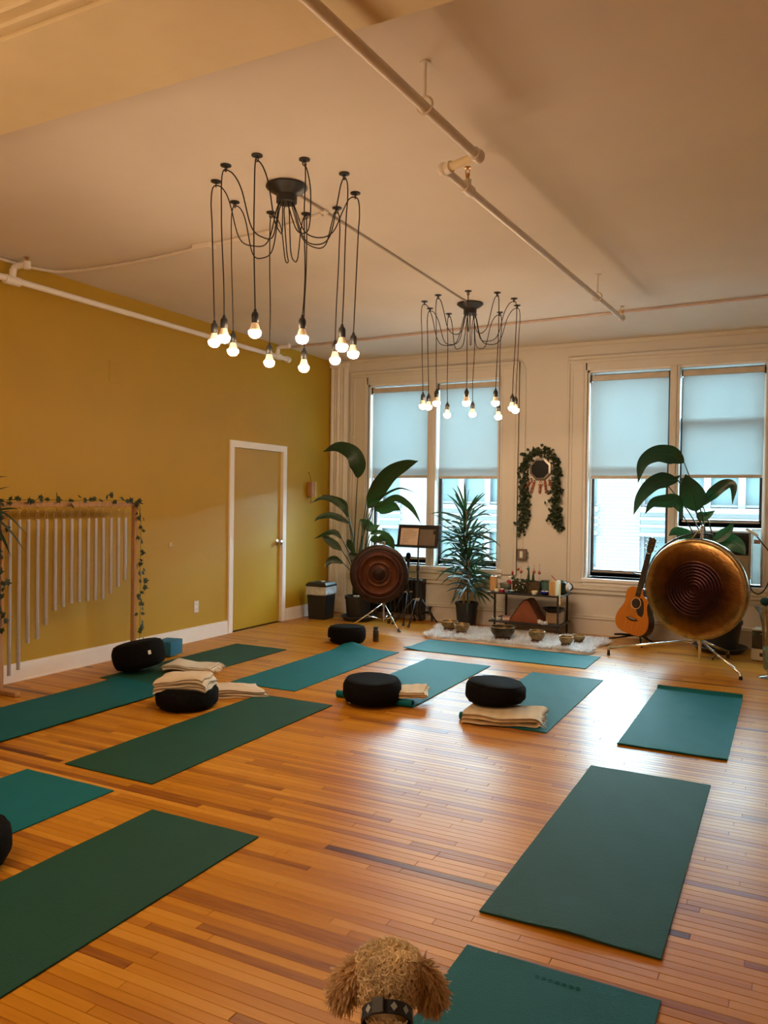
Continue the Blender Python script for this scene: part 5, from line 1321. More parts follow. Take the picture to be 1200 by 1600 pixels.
b = B(); b.tube(cat_rom([(3.945, 8.60, 0.735), (4.00, 8.66, 0.72), (4.055, 8.80, 0.71), (4.12, 8.70, 0.69), (4.16, 8.66, 0.68)], 5), 0.011, 8); b.build('neck_yoke', 'black', t, smooth=True)
b = B(); b.tube([(3.80, 8.44, 0.105), (3.83, 8.56, 0.092), (4.02, 8.62, 0.086), (4.10, 8.54, 0.082), (4.13, 8.40, 0.10)], 0.011, 8); b.build('cradle', 'black', t, smooth=True)
for f in ((3.66, 8.58, 0.02), (4.08, 8.38, 0.012), (4.16, 8.66, 0.012), (4.05, 8.88, 0.012)):
    b = B(); b.tube([(4.02, 8.62, 0.095), f], 0.010, 8); lg = b.build('leg', 'black', t, smooth=True)
    b = B(); b.sphere((f[0], f[1], 0.0135), 0.0125, 10, 6); b.build('rubber_foot', 'black_plastic', lg, smooth=True)

# ================================================================ LOW TABLE AND WHAT STANDS ON IT
TX0, TX1, TY0, TY1, TZ, TL = 2.42, 3.25, 8.36, 8.84, 0.468, 0.150
t = thing('low_table', 'low black metal table with two shelves against the cream wall', 'table', ((TX0 + TX1) / 2, 8.6, 0))
b = B(); b.box(TX0, TX1, TY0, TY1, TZ - 0.018, TZ, bev=0.003); b.build('tabletop', 'black', t)
b = B(); b.box(TX0 + 0.01, TX1 - 0.01, TY0 + 0.01, TY1 - 0.01, TL - 0.016, TL, bev=0.003); b.build('shelf', 'black', t)
for x in (TX0 + 0.075, TX1 - 0.045):
    for y in (TY0 + 0.04, TY1 - 0.04):
        b = B(); b.box(x - 0.010, x + 0.010, y - 0.010, y + 0.010, 0.0, TZ - 0.018); b.build('leg', 'black', t)
b = B(); b.lathe([(0.012, 0.42), (0.018, 0.425), (0.016, 0.448), (0.004, 0.450)], 12, Matrix.Translation((2.455, TY0 + 0.05, 0))); b.build('corner_knob', 'bell_light', t, smooth='auto')

def simple(name, label, cat, part, m, loc, fn, group=None, smooth='auto', rz=0.0, stuff=False):
    t = thing(name, label, cat, loc, rz, group); b = B(); fn(b); b.build(part, m, t, smooth=smooth, local=True); return t
def add(t, part, m, fn, smooth='auto'):
    b = B(); fn(b); return b.build(part, m, t, smooth=smooth, local=True)
ty = 8.50
o = simple('wooden_block', 'tall orange brown wooden block at the left end of the low table', 'block', 'block', 'wood_v', (2.445, 8.50, TZ), lambda b: b.box(-0.036, 0.036, -0.036, 0.036, 0, 0.165, bev=0.003), rz=0.1)
add(o, 'top_groove', 'soil', lambda b: b.box(-0.012, 0.012, -0.012, 0.012, 0.160, 0.166))
def tealight(x, y, holder, wax, label, r=0.026, h=0.028):
    o = simple('tealight_holder', label, 'candle', 'holder', holder, (x, y, TZ), lambda b: b.lathe([(r * 0.7, 0), (r, h * 0.7), (r * 1.02, h), (r * 0.85, h), (r * 0.8, h * 0.7)], 18, None, True, True), 'small candles on the low table')
    add(o, 'candle', wax, lambda b: b.lathe([(r * 0.80, h * 0.6), (r * 0.80, h * 1.15), (r * 0.1, h * 1.2)], 16)); add(o, 'wick', 'black', lambda b: b.cyl((0, 0, h * 1.1), (0.001, 0, h * 1.6), 0.0012, n=5))
tealight(2.515, 8.40, 'wax', 'yellow', 'yellow topped white tealight at the left of the table', 0.036, 0.034)
tealight(2.575, 8.395, 'red', 'wax', 'red glazed tealight with a white candle', 0.029, 0.034)
tealight(2.63, 8.41, 'lilac', 'skyblue', 'lilac and pale blue tealight between the red and teal ones', 0.028, 0.024)
tealight(2.685, 8.41, 'tealglaze', 'wax', 'teal dish tealight in front of the planter', 0.036, 0.024)
tealight(2.945, 8.40, 'wax', 'yellow', 'white flower shaped tealight right of the planter', 0.034, 0.036)
o = simple('ceramic_bowl', 'grey green bowl behind the tealights on the low table', 'bowl', 'bowl', 'celadon', (2.575, 8.58, TZ), lambda b: b.lathe([(0.045, 0), (0.075, 0.025), (0.083, 0.065), (0.078, 0.092), (0.072, 0.090), (0.074, 0.06), (0.06, 0.02), (0.001, 0.012)], 28, None, True, False))
add(o, 'bowl_rim', 'bead_light', lambda b: b.torus((0, 0, 0.092), 0.0755, 0.003, n=28, m=6), True)

t = thing('planter_box', 'dark wooden planter box of small trailing plants on the low table', 'planter', (2.81, 8.58, TZ))
def trough(b):
    b.box(-0.155, 0.155, -0.075, -0.063, 0, 0.125); b.box(-0.155, 0.155, 0.063, 0.075, 0, 0.125); b.box(-0.155, -0.143, -0.063, 0.063, 0, 0.125); b.box(0.143, 0.155, -0.063, 0.063, 0, 0.125); b.box(-0.143, 0.143, -0.063, 0.063, 0, 0.012)
add(t, 'box', 'planter', trough); add(t, 'soil', 'soil', lambda b: b.box(-0.142, 0.142, -0.062, 0.062, 0.012, 0.110))
rp = random.Random(40)
V, F = ivy_leaves([(2.81 + rp.uniform(-0.14, 0.10), 8.56 + rp.uniform(-0.06, 0.05), TZ + 0.11 + rp.random() * 0.03) for _ in range(70)] + [(2.78 + rp.uniform(-0.07, 0.06), 8.498 - rp.random() * 0.015, TZ + 0.015 + rp.random() * 0.12) for _ in range(60)], 41, (0.018, 0.032), Vector((0, -1, 0.6)))
tag(raw('trailing_foliage', V, F, 'ivy', t), kind='stuff')
b = B()
for _ in range(16): b.sphere((2.775 + rp.uniform(-0.07, 0.06), 8.484 - rp.random() * 0.008, TZ + 0.02 + rp.random() * 0.14), rp.uniform(0.004, 0.008), 7, 5)
tag(b.build('white_blossom', 'bead_light', t, smooth=True), kind='stuff')
for x, h in ((2.825, 0.19), (2.88, 0.17)):
    V, F = blade([(x, 8.56, TZ + 0.10), (x + 0.002, 8.56, TZ + 0.10 + h * .5), (x + 0.006, 8.565, TZ + 0.10 + h)], 0.036, CAM, fold=0.3, k=5, prof=lambda s: max(0.06, 1 - s ** 1.5)); raw('spear_leaf', V, F, 'leaf2', t, smooth=True)
for i, (x, zt, zb, c, lab) in enumerate(((2.71, 0.765, 0.722, 'bead', 'thin garden stake with an amber ball, leftmost in the planter'), (2.745, 0.745, 0.695, 'bead', 'lower amber ball stake second from the left in the planter'), (2.825, 0.815, 0.735, 'jade', 'tallest stake with a greenish ball in the planter'),
        (2.895, 0.775, 0.700, 'bead', 'amber ball stake second from the right in the planter'), (2.955, 0.785, 0.695, 'bead', 'amber ball stake at the right end of the planter'))):
    o = thing('garden_stake', lab, 'stake', (x, 8.545, 0.58), 0, 'ball stakes in the planter')
    add(o, 'wire', 'mirror_frame', lambda b: b.cyl((0, 0, -0.01), (0, 0, zt - 0.58), 0.0018, n=6)); add(o, 'ball', c, lambda b: b.sphere((0, 0, zb - 0.58), 0.0185, 12, 8, (1, 1, 1.05)), True)
    add(o, 'tip', 'ring_brass', lambda b: b.sphere((0, 0, zt - 0.58), 0.005, 8, 6), True)
t = thing('artificial_flower', 'red and white flower with a green leaf at the left of the planter', 'flower', (2.665, 8.44, TZ))
add(t, 'stalk', 'bead_light', lambda b: b.tube([(0.012, 0, 0.0), (0.010, 0.002, 0.09), (0.0, 0, 0.13)], 0.004, 6))
add(t, 'red_petals', 'red', lambda b: (b.sphere((-0.022, -0.008, 0.122), 0.026, 10, 7, (1, .7, .8)), b.sphere((-0.008, 0, 0.105), 0.02, 10, 7), b.sphere((0.012, 0.01, 0.215), 0.013, 8, 6, (1, 1, 1.8))), True)
add(t, 'white_petals', 'wax', lambda b: (b.sphere((-0.012, -0.01, 0.165), 0.018, 10, 7, (1.2, .6, .7)), b.sphere((0.004, -0.008, 0.180), 0.014, 10, 7, (1.3, .6, .6))), True)
add(t, 'green_leaf', 'stem', lambda b: b.sphere((0.02, 0, 0.165), 0.024, 10, 7, (.9, .4, 1)), True)
o = simple('plant_pot', 'sea green pot with a dark rim behind the blue dish', 'pot', 'pot', 'jade', (3.01, 8.62, TZ), lambda b: b.lathe([(0.045, 0), (0.062, 0.115), (0.062, 0.125), (0.054, 0.125), (0.05, 0.1)], 24, None, True, True))
add(o, 'succulent', 'leaf2', lambda b: [b.sphere((0.03 * math.cos(a), 0.03 * math.sin(a), 0.132), 0.026, 8, 5, (1.3, 1.3, 0.35)) for a in range(0, 6)], True)
add(o, 'rim', 'bottle_green', lambda b: b.torus((0, 0, 0.127), 0.06, 0.006, n=24, m=6), True)
o = simple('blue_dish', 'cobalt blue dish with white pieces near the right end of the table', 'dish', 'dish', 'blue', (3.055, 8.42, TZ), lambda b: b.lathe([(0.03, 0), (0.055, 0.020), (0.058, 0.040), (0.053, 0.040), (0.045, 0.018), (0.001, 0.010)], 24, None, True, False))
add(o, 'white_piece', 'wax', lambda b: [b.sphere((0.03 * math.cos(a * 1.3), 0.03 * math.sin(a * 1.3), 0.034), 0.014, 8, 6, (1.2, 1, .6)) for a in range(5)], True)
o = simple('incense_wedge', 'small black wedge between the blue dish and the wooden box', 'holder', 'wedge', 'black', (3.10, 8.60, TZ), lambda b: b.prism([(-0.05, 0), (0.04, 0), (0.04, 0.055), (0.01, 0.05)], -0.02, 0.02))
t = thing('wooden_box', 'upright tan wooden box with a pale edge near the table right end', 'box', (3.15, 8.46, TZ), -0.12)
add(t, 'box_face', 'wood_v', lambda b: b.box(-0.038, 0.030, -0.07, 0.07, 0, 0.155, bev=0.002)); add(t, 'pale_edge', 'bell_light', lambda b: b.box(0.030, 0.042, -0.07, 0.07, 0, 0.158, bev=0.002))
o = simple('incense_stick', 'short maroon stick lying across the top of the wooden box', 'incense', 'stick', 'red', (3.14, 8.46, TZ + 0.166), lambda b: (b.cyl((0.02, 0, 0.0), (-0.03, 0.01, 0.045), 0.006, n=8), b.sphere((0.02, 0, 0.002), 0.01, 8, 6)))
o = simple('cream_slat', 'cream slat leaning past the right corner of the low table', 'slat', 'slat', 'bell_light', (3.235, 8.3612, 0.378), lambda b: b.box(-0.008, 0.008, -0.013, -0.001, 0, 0.225, bev=0.002))
t = thing('green_jug', 'dark green jug with a pale band lying at the table right end', 'jug', (3.19, 8.66, TZ), 0.0)
add(t, 'jug_body', 'bottle_green', lambda b: b.lathe([(0.05, 0.0), (0.064, 0.01), (0.060, 0.115), (0.046, 0.135), (0.02, 0.145), (0.005, 0.15)], 20, Matrix.Translation((-0.02, 0, 0))))
add(t, 'pale_band', 'crystal', lambda b: b.lathe([(0.0, 0.0), (0.045, 0.0), (0.05, 0.02), (0.045, 0.035), (0.0, 0.036)], 18, Matrix.Translation((0.045, -0.02, 0.075)) @ Matrix.Rotation(PI / 2, 4, 'Y')))
add(t, 'handle', 'black', lambda b: b.torus((0.075, -0.02, 0.08), 0.038, 0.007, Vector((0.5, 0, 0.0)).normalized(), Vector((0, 0, 1)), 16, 8, (-1.5, 1.5)), True)

def tent(b):
    P = [(-0.185, 0), (0.175, 0), (0.165, 0.02), (0.06, 0.20), (0.025, 0.245), (-0.015, 0.245), (-0.05, 0.205), (-0.175, 0.02)]
    b.prism(P, -0.13, 0.12)
t = simple('canvas_case', 'russet wedge shaped case on the lower shelf of the low table', 'case', 'case_body', 'tent', (2.835, 8.56, TL), tent)
add(t, 'seam', 'rosewood', lambda b: b.tube([(-0.175, -0.131, 0.02), (-0.05, -0.131, 0.205), (-0.015, -0.131, 0.245), (0.025, -0.131, 0.245), (0.06, -0.131, 0.20), (0.165, -0.131, 0.02)], 0.005, 6))
t = simple('cardboard_box', 'small brown box under a dark bowl on the lower shelf', 'box', 'box_body', 'card', (3.13, 8.60, TL), lambda b: b.box(-0.085, 0.075, -0.09, 0.09, 0, 0.115, bev=0.002))
t = simple('dark_bowl', 'wide black bowl resting on the small brown box', 'bowl', 'bowl', 'black', (3.11, 8.58, TL + 0.115), lambda b: b.lathe([(0.06, 0), (0.10, 0.02), (0.125, 0.048), (0.118, 0.048), (0.09, 0.02), (0.001, 0.012)], 28, None, True, False))
def quartz(b, seed):
    r = random.Random(seed)
    for i in range(14):
        a = r.random() * 6.28; q = r.random() * 0.045; tl = r.uniform(0.3, 1.0); d = Vector((math.cos(a) * tl, math.sin(a) * tl, 1)).normalized(); p = Vector((math.cos(a) * q, math.sin(a) * q, 0.002)); L = r.uniform(0.025, 0.055)
        b.tube([p, p + d * L * 0.75, p + d * L], [0.010, 0.009, 0.001], 6)
t = simple('quartz_cluster', 'white crystal cluster at the left of the lower shelf', 'crystal', 'crystals', 'crystal', (2.50, 8.44, TL), lambda b: quartz(b, 1), 'crystal clusters on the lower shelf', smooth=False)
t = simple('quartz_cluster', 'white crystal cluster between the russet case and brown box', 'crystal', 'crystals', 'crystal', (3.045, 8.41, TL), lambda b: quartz(b, 2), 'crystal clusters on the lower shelf', smooth=False)
t = thing('book', 'pink covered book lying at the left of the russet case', 'book', (2.60, 8.55, TL), 0.2)
add(t, 'cover', 'pink', lambda b: b.box(-0.055, 0.055, -0.08, 0.08, 0.0, 0.006) and b.box(-0.055, 0.055, -0.08, 0.08, 0.028, 0.034)); add(t, 'pages', 'bead_light', lambda b: b.box(-0.052, 0.050, -0.077, 0.077, 0.006, 0.028))

# ================================================================ RUG AND SINGING BOWLS
def build_rug():
    t = thing('fur_rug', 'fluffy white fur rug in front of the low table', 'rug', (2.85, 8.1, 0))
    ol = [(1.96, 7.74), (2.20, 7.705), (2.50, 7.74), (2.80, 7.72), (3.02, 7.74), (3.25, 7.69), (3.50, 7.71), (3.68, 7.69), (3.70, 7.9), (3.64, 8.1), (3.74, 8.3), (3.72, 8.48), (3.45, 8.50), (3.20, 8.46), (2.85, 8.47), (2.5, 8.46), (2.2, 8.47), (1.86, 8.50), (1.84, 8.3), (1.93, 8.1), (1.90, 7.9)]
    cr = cat_rom(ol + [ol[0]], 4)[:-1]
    poly = [(p[0], p[1]) for p in cr]; n = len(poly)
    V = [(x, y, 0.001) for x, y in poly] + [(x * .99 + 2.85 * .01, y * .99 + 8.1 * .01, 0.016) for x, y in poly]
    F = [tuple(range(n - 1, -1, -1)), tuple(range(n, 2 * n))] + [(i, (i + 1) % n, n + (i + 1) % n, n + i) for i in range(n)]
    raw('pelt', V, F, 'pelt', t)
    rs = np.random.RandomState(5)
    P = rs.uniform((1.8, 7.58), (3.8, 8.55), (60000, 2)); pa = np.array(poly)
    ins = np.zeros(len(P), bool); j = n - 1
    for i in range(n):
        c = ((pa[i, 1] > P[:, 1]) != (pa[j, 1] > P[:, 1])) & (P[:, 0] < (pa[j, 0] - pa[i, 0]) * (P[:, 1] - pa[i, 1]) / (pa[j, 1] - pa[i, 1]) + pa[i, 0])
        ins ^= c; j = i
    P = P[ins][:34000]
    # lie of the wool: tufts, and a parting across the middle where two skins meet
    part = np.abs(P[:, 1] - (8.13 - 0.05 * np.sin(P[:, 0] * 3))) < 0.045
    keep = ~(part & (rs.rand(len(P)) < 0.65)); P = P[keep]
    for bx, by, br in ((2.06, 8.14, .098), (2.26, 8.0, .086), (2.76, 7.9, .13), (3.115, 7.93, .086), (3.435, 7.86, .072), (3.505, 8.09, .066)):
        P = P[np.hypot(P[:, 0] - bx, P[:, 1] - by + 0.02) > br * 0.85]
    ang = np.sin(P[:, 0] * 23 + 3 * np.sin(P[:, 1] * 11)) * 2 + np.cos(P[:, 1] * 27 + P[:, 0] * 6) * 2
    d = np.stack([0.75 * np.cos(ang), 0.75 * np.sin(ang), np.ones(len(P))], 1) + rs.normal(size=(len(P), 3)) * 0.25
    d[:, 2] = np.abs(d[:, 2]) + 0.3
    ctr = P - np.array([2.82, 8.1]); d[:, :2] += ctr * np.array([0.5, 0.8])
    V, F = ribbons(np.c_[P, np.full(len(P), 0.014)], d, 0.070, 0.0034, 3, 0.35, 0.20, 6)
    V[:, 2] = np.maximum(V[:, 2], 0.002)
    tag(fast_mesh('wool_pile', V, F, 'wool', t), kind='stuff')
build_rug()
def singing_bowl(x, y, r, h, m, label, ring='ring'):
    z0 = 0.030
    t = thing('singing_bowl', label, 'bowl', (x, y, z0), 0, 'singing bowls on the white rug')
    add(t, 'ring_cushion', ring, lambda b: b.torus((0, 0, 0.018), r * 0.50, 0.017, n=24, m=8), True)
    z1 = 0.030
    add(t, 'bowl_shell', m, lambda b: b.lathe([(r * 0.45, z1), (r * 0.72, z1 + h * 0.16), (r * 0.93, z1 + h * 0.50), (r * 0.985, z1 + h * 0.85), (r, z1 + h), (r * 0.955, z1 + h * 1.01), (r * 0.94, z1 + h * 0.85), (r * 0.88, z1 + h * 0.5), (r * 0.62, z1 + h * 0.16), (0.001, z1 + h * 0.08)], 40, None, True, False))
    add(t, 'rim', 'bowl_in', lambda b: b.torus((0, 0, z1 + h), r * 0.98, 0.0035, n=40, m=6), True)
singing_bowl(2.06, 8.14, 0.098, 0.078, 'bowl', 'leftmost singing bowl, standing at the back edge of the fur')
singing_bowl(2.26, 8.00, 0.086, 0.080, 'bowl', 'second singing bowl from the left, small and shiny')
singing_bowl(2.76, 7.90, 0.130, 0.110, 'bowl_dark', 'largest and darkest singing bowl in the middle of the rug')
singing_bowl(3.115, 7.93, 0.086, 0.090, 'bowl', 'golden singing bowl just right of the largest dark one')
singing_bowl(3.435, 7.86, 0.072, 0.072, 'bowl', 'small singing bowl at the right, in front of its neighbour')
singing_bowl(3.505, 8.09, 0.066, 0.058, 'bowl', 'smallest singing bowl at the right, behind its neighbour')

# ================================================================ WALL MIRROR WITH IVY
def build_mirror():
    cx, cz = 2.835, 1.855
    t = thing('wall_mirror', 'dark octagonal mirror with a bead fringe on the cream wall', 'mirror', (cx, YB, cz))
    oc = lambda r, y: [Vector((cx + r * math.cos(PI / 8 + i * PI / 4), y, cz + r * math.sin(PI / 8 + i * PI / 4))) for i in range(8)]
    b = B(); b.prism([(p.x, p.z) for p in oc(0.130, 0)], YB - 0.03, YB - 0.005); b.build('backing', 'black', t)
    b = B(); b.prism([(p.x, p.z) for p in oc(0.108, 0)], YB - 0.036, YB - 0.028); b.build('mirror_glass', 'mirror', t)
    for i in range(8):
        A, C = oc(0.132, YB - 0.04), oc(0.108, YB - 0.044); j = (i + 1) % 8
        b = B(); V_ = [A[i], A[j], C[j], C[i]]; f0 = [b.bm.verts.new(p) for p in V_]; f1 = [b.bm.verts.new(p + Vector((0, 0.012, 0))) for p in V_]; b.skin([f0, f1]); b.build('frame_bar', 'mirror_frame', t)
    r = random.Random(50)
    for i, (ax, az, dx, n) in enumerate(((-0.105, -0.115, -0.075, 7), (-0.07, -0.135, -0.035, 8), (0.0, -0.145, -0.005, 9), (0.055, -0.14, 0.015, 8), (0.10, -0.115, 0.045, 7))):
        b = B()
        for k in range(n):
            q = k / (n - 1); b.sphere((cx + ax + dx * q, YB - 0.03, cz + az - 0.125 * q), 0.0155 if k % 2 else 0.012, 9, 6)
        b.build('bead_strand', 'bead', t, smooth=True)
    b = B()
    for i in range(26):
        a = r.uniform(-3.5, 0.4); q = r.uniform(0.15, 0.20); b.sphere((cx + q * math.cos(a), YB - 0.035 - r.random() * .02, cz + q * math.sin(a)), r.uniform(0.006, 0.012), 8, 6)
    for i in range(12): b.sphere((cx + r.uniform(-0.17, 0.17), YB - 0.05, cz + r.uniform(0.05, 0.19)), 0.007, 7, 5)
    tag(b.build('pale_bead', 'bead_light', t, smooth=True), kind='stuff')
    arch = [(cx + 0.185 * math.cos(a), YB - 0.03, cz + 0.02 + 0.185 * math.sin(a)) for a in [PI + 0.3 - i * (PI + 0.6) / 10 for i in range(11)]]
    L_ = [(cx - 0.185, YB - 0.03, cz), (cx - 0.20, YB - 0.03, cz - 0.2), (cx - 0.185, YB - 0.03, cz - 0.45), (cx - 0.215, YB - 0.025, cz - 0.74)]
    L2 = [(cx - 0.17, YB - 0.03, cz - 0.2), (cx - 0.155, YB - 0.03, cz - 0.42), (cx - 0.16, YB - 0.025, cz - 0.64)]
    R1 = [(cx + 0.19, YB - 0.03, cz), (cx + 0.20, YB - 0.03, cz - 0.25), (cx + 0.205, YB - 0.03, cz - 0.5), (cx + 0.235, YB - 0.025, cz - 0.70)]
    R2 = [(cx + 0.165, YB - 0.03, cz - 0.1), (cx + 0.17, YB - 0.03, cz - 0.35), (cx + 0.145, YB - 0.025, cz - 0.66)]
    garland('ivy_wreath', 'ivy draped in an arch around the octagonal mirror', [arch, arch, L_, L_, L2, R1, R1, R2], 51, 120, 0.027, Vector((0, -1, 0)), 'wreath', (0.032, 0.054), 0.02)
build_mirror()

# ================================================================ AIR CONDITIONER, HUMIDIFIER, VASE
t = thing('air_conditioner', 'window air conditioner with a dark grille behind the large gong', 'air conditioner', (4.71, YB, 0.71))
b = B(); b.box(4.365, 5.055, YB - 0.10, YB + 0.10, 0.70, 1.205, bev=0.012); b.box(4.37, 5.05, YB + 0.10, YB + 0.45, 0.71, 1.195); b.build('housing', 'beige_plastic', t)
b = B(); b.box(4.385, 5.035, YB - 0.112, YB - 0.098, 0.70, 0.955, bev=0.004); b.build('front_panel', 'beige_plastic', t)
b = B(); b.box(4.385, 5.035, YB - 0.106, YB - 0.098, 0.965, 1.185); g_ = b.build('grille', 'black_plastic', t)
for i in range(9):
    z = 0.975 + i * 0.023; b = B(); b.box(4.39, 5.03, YB - 0.122, YB - 0.103, z, z + 0.007, bev=0.002); b.build('louvre', 'black_plastic', g_)
b = B(); b.lathe([(0.016, 0), (0.015, 0.01), (0.001, 0.011)], 16, Matrix.Translation((4.985, YB - 0.104, 0.985)) @ Matrix.Rotation(PI / 2, 4, 'X')); b.build('knob', 'black_plastic', g_, smooth='auto')
b = B(); b.box(5.06, 5.152, YB + 0.10, YB + 0.108, 0.655, 1.225); b.build('side_panel', 'blind', t)
b = B(); b.box(5.056, 5.064, YB + 0.09, YB + 0.115, 0.655, 1.225); b.box(5.148, 5.158, YB + 0.09, YB + 0.115, 0.655, 1.225); b.build('panel_track', 'white_plastic', t)
t = thing('power_cord', 'black cord looping below the air conditioner at the right edge', 'cord', (5.05, YB - 0.12, 0.7))
b = B(); b.tube(cat_rom([(5.04, YB - 0.13, 1.195), (5.10, YB - 0.15, 1.17), (5.17, YB - 0.15, 1.08), (5.23, YB - 0.14, 1.00), (5.27, YB - 0.12, 0.9), (5.24, YB - 0.12, 0.76), (5.20, YB - 0.12, 0.64), (5.14, YB - 0.12, 0.575), (5.08, YB - 0.12, 0.60), (5.055, YB - 0.12, 0.66), (5.04, YB - 0.115, 0.72), (4.97, YB - 0.118, 0.80), (4.80, YB - 0.118, 0.845)], 6), 0.006, 7); b.build('cable', 'cord', t, smooth=True)
b = B(); b.box(5.085, 5.145, YB - 0.156, YB - 0.152, 1.085, 1.125, None); b.build('cable_tag', 'card', t)
b = B(); b.box(5.00, 5.13, YB - 0.16, YB - 0.145, 1.19, 1.215, Matrix.Translation((5.06, 0, 1.2)) @ Matrix.Rotation(0.55, 4, 'Y') @ Matrix.Translation((-5.06, 0, -1.2)), bev=0.003); b.build('plug_cover', 'crystal', t)

t = thing('humidifier', 'white and smoke grey humidifier on the floor at the right edge', 'humidifier', (5.195, 8.33, 0), math.radians(-12))
add(t, 'base', 'white_plastic', lambda b: b.box(-0.082, 0.082, -0.082, 0.082, 0.004, 0.115, bev=0.010, seg=2)); add(t, 'water_tank', 'smoke', lambda b: b.box(-0.078, 0.078, -0.078, 0.078, 0.115, 0.285, bev=0.008, seg=2))
add(t, 'cap', 'white_plastic', lambda b: (b.box(-0.080, 0.080, -0.080, 0.080, 0.285, 0.300, bev=0.005), b.lathe([(0.022, 0.300), (0.018, 0.318), (0.008, 0.320)], 16))); add(t, 'display', 'black_plastic', lambda b: b.box(-0.005, 0.035, -0.0845, -0.081, 0.045, 0.080, bev=0.002))
add(t, 'name_plate', 'nickel', lambda b: b.box(-0.005, 0.025, -0.0795, -0.0775, 0.255, 0.261))

t = thing('glass_vase', 'tall flared glass vase with aqua beads cut by the right edge', 'vase', (5.285, 7.50, 0))
pr = [(0.098, 0.0), (0.095, 0.008), (0.03, 0.022), (0.026, 0.045), (0.062, 0.08), (0.068, 0.18), (0.072, 0.32), (0.080, 0.45), (0.105, 0.55), (0.150, 0.615)]
add(t, 'glass_body', 'clear', lambda b: b.lathe(pr + [(r - 0.005, z) for r, z in reversed(pr[4:])] + [(0.001, 0.075)], 36, None, True, False), True)
add(t, 'bead_filling', 'aqua', lambda b: b.lathe([(0.03, 0.078), (0.057, 0.088), (0.062, 0.18), (0.066, 0.265), (0.001, 0.27)], 28), True)
for i, (bx, by, tx_, tyy, zt, m, lab) in enumerate(((-0.02, -0.02, -0.055, -0.045, 0.655, 'felt', 'green headed gong mallet leaning left in the glass vase'), (0.02, -0.02, 0.012, -0.065, 0.640, 'felt', 'green headed gong mallet at the front of the glass vase'), (0.02, 0.02, 0.07, 0.03, 0.665, 'felt', 'green headed gong mallet leaning right in the glass vase'), (0.0, 0.03, 0.03, 0.01, 0.69, 'orange', 'orange gripped mallet standing in the glass vase'))):
    o = thing('gong_mallet', lab, 'mallet', (5.285 + bx, 7.50 + by, 0.285), 0, 'gong mallets in the glass vase')
    p0, p1 = Vector((0, 0, 0)), Vector((tx_ - bx, tyy - by, zt - 0.285))
    add(o, 'handle', 'mallet_wood', lambda b: b.tube([p0, p1], 0.010, 8), True)
    add(o, 'mallet_head', m, lambda b: b.sphere(p1, 0.042 if m == 'felt' else 0.026, 14, 9, (1, 1, 0.85)), True)
    add(o, 'collar', 'ring_brass', lambda b: b.tube([p1 * 0.80, p1 * 0.84], 0.012, 8))

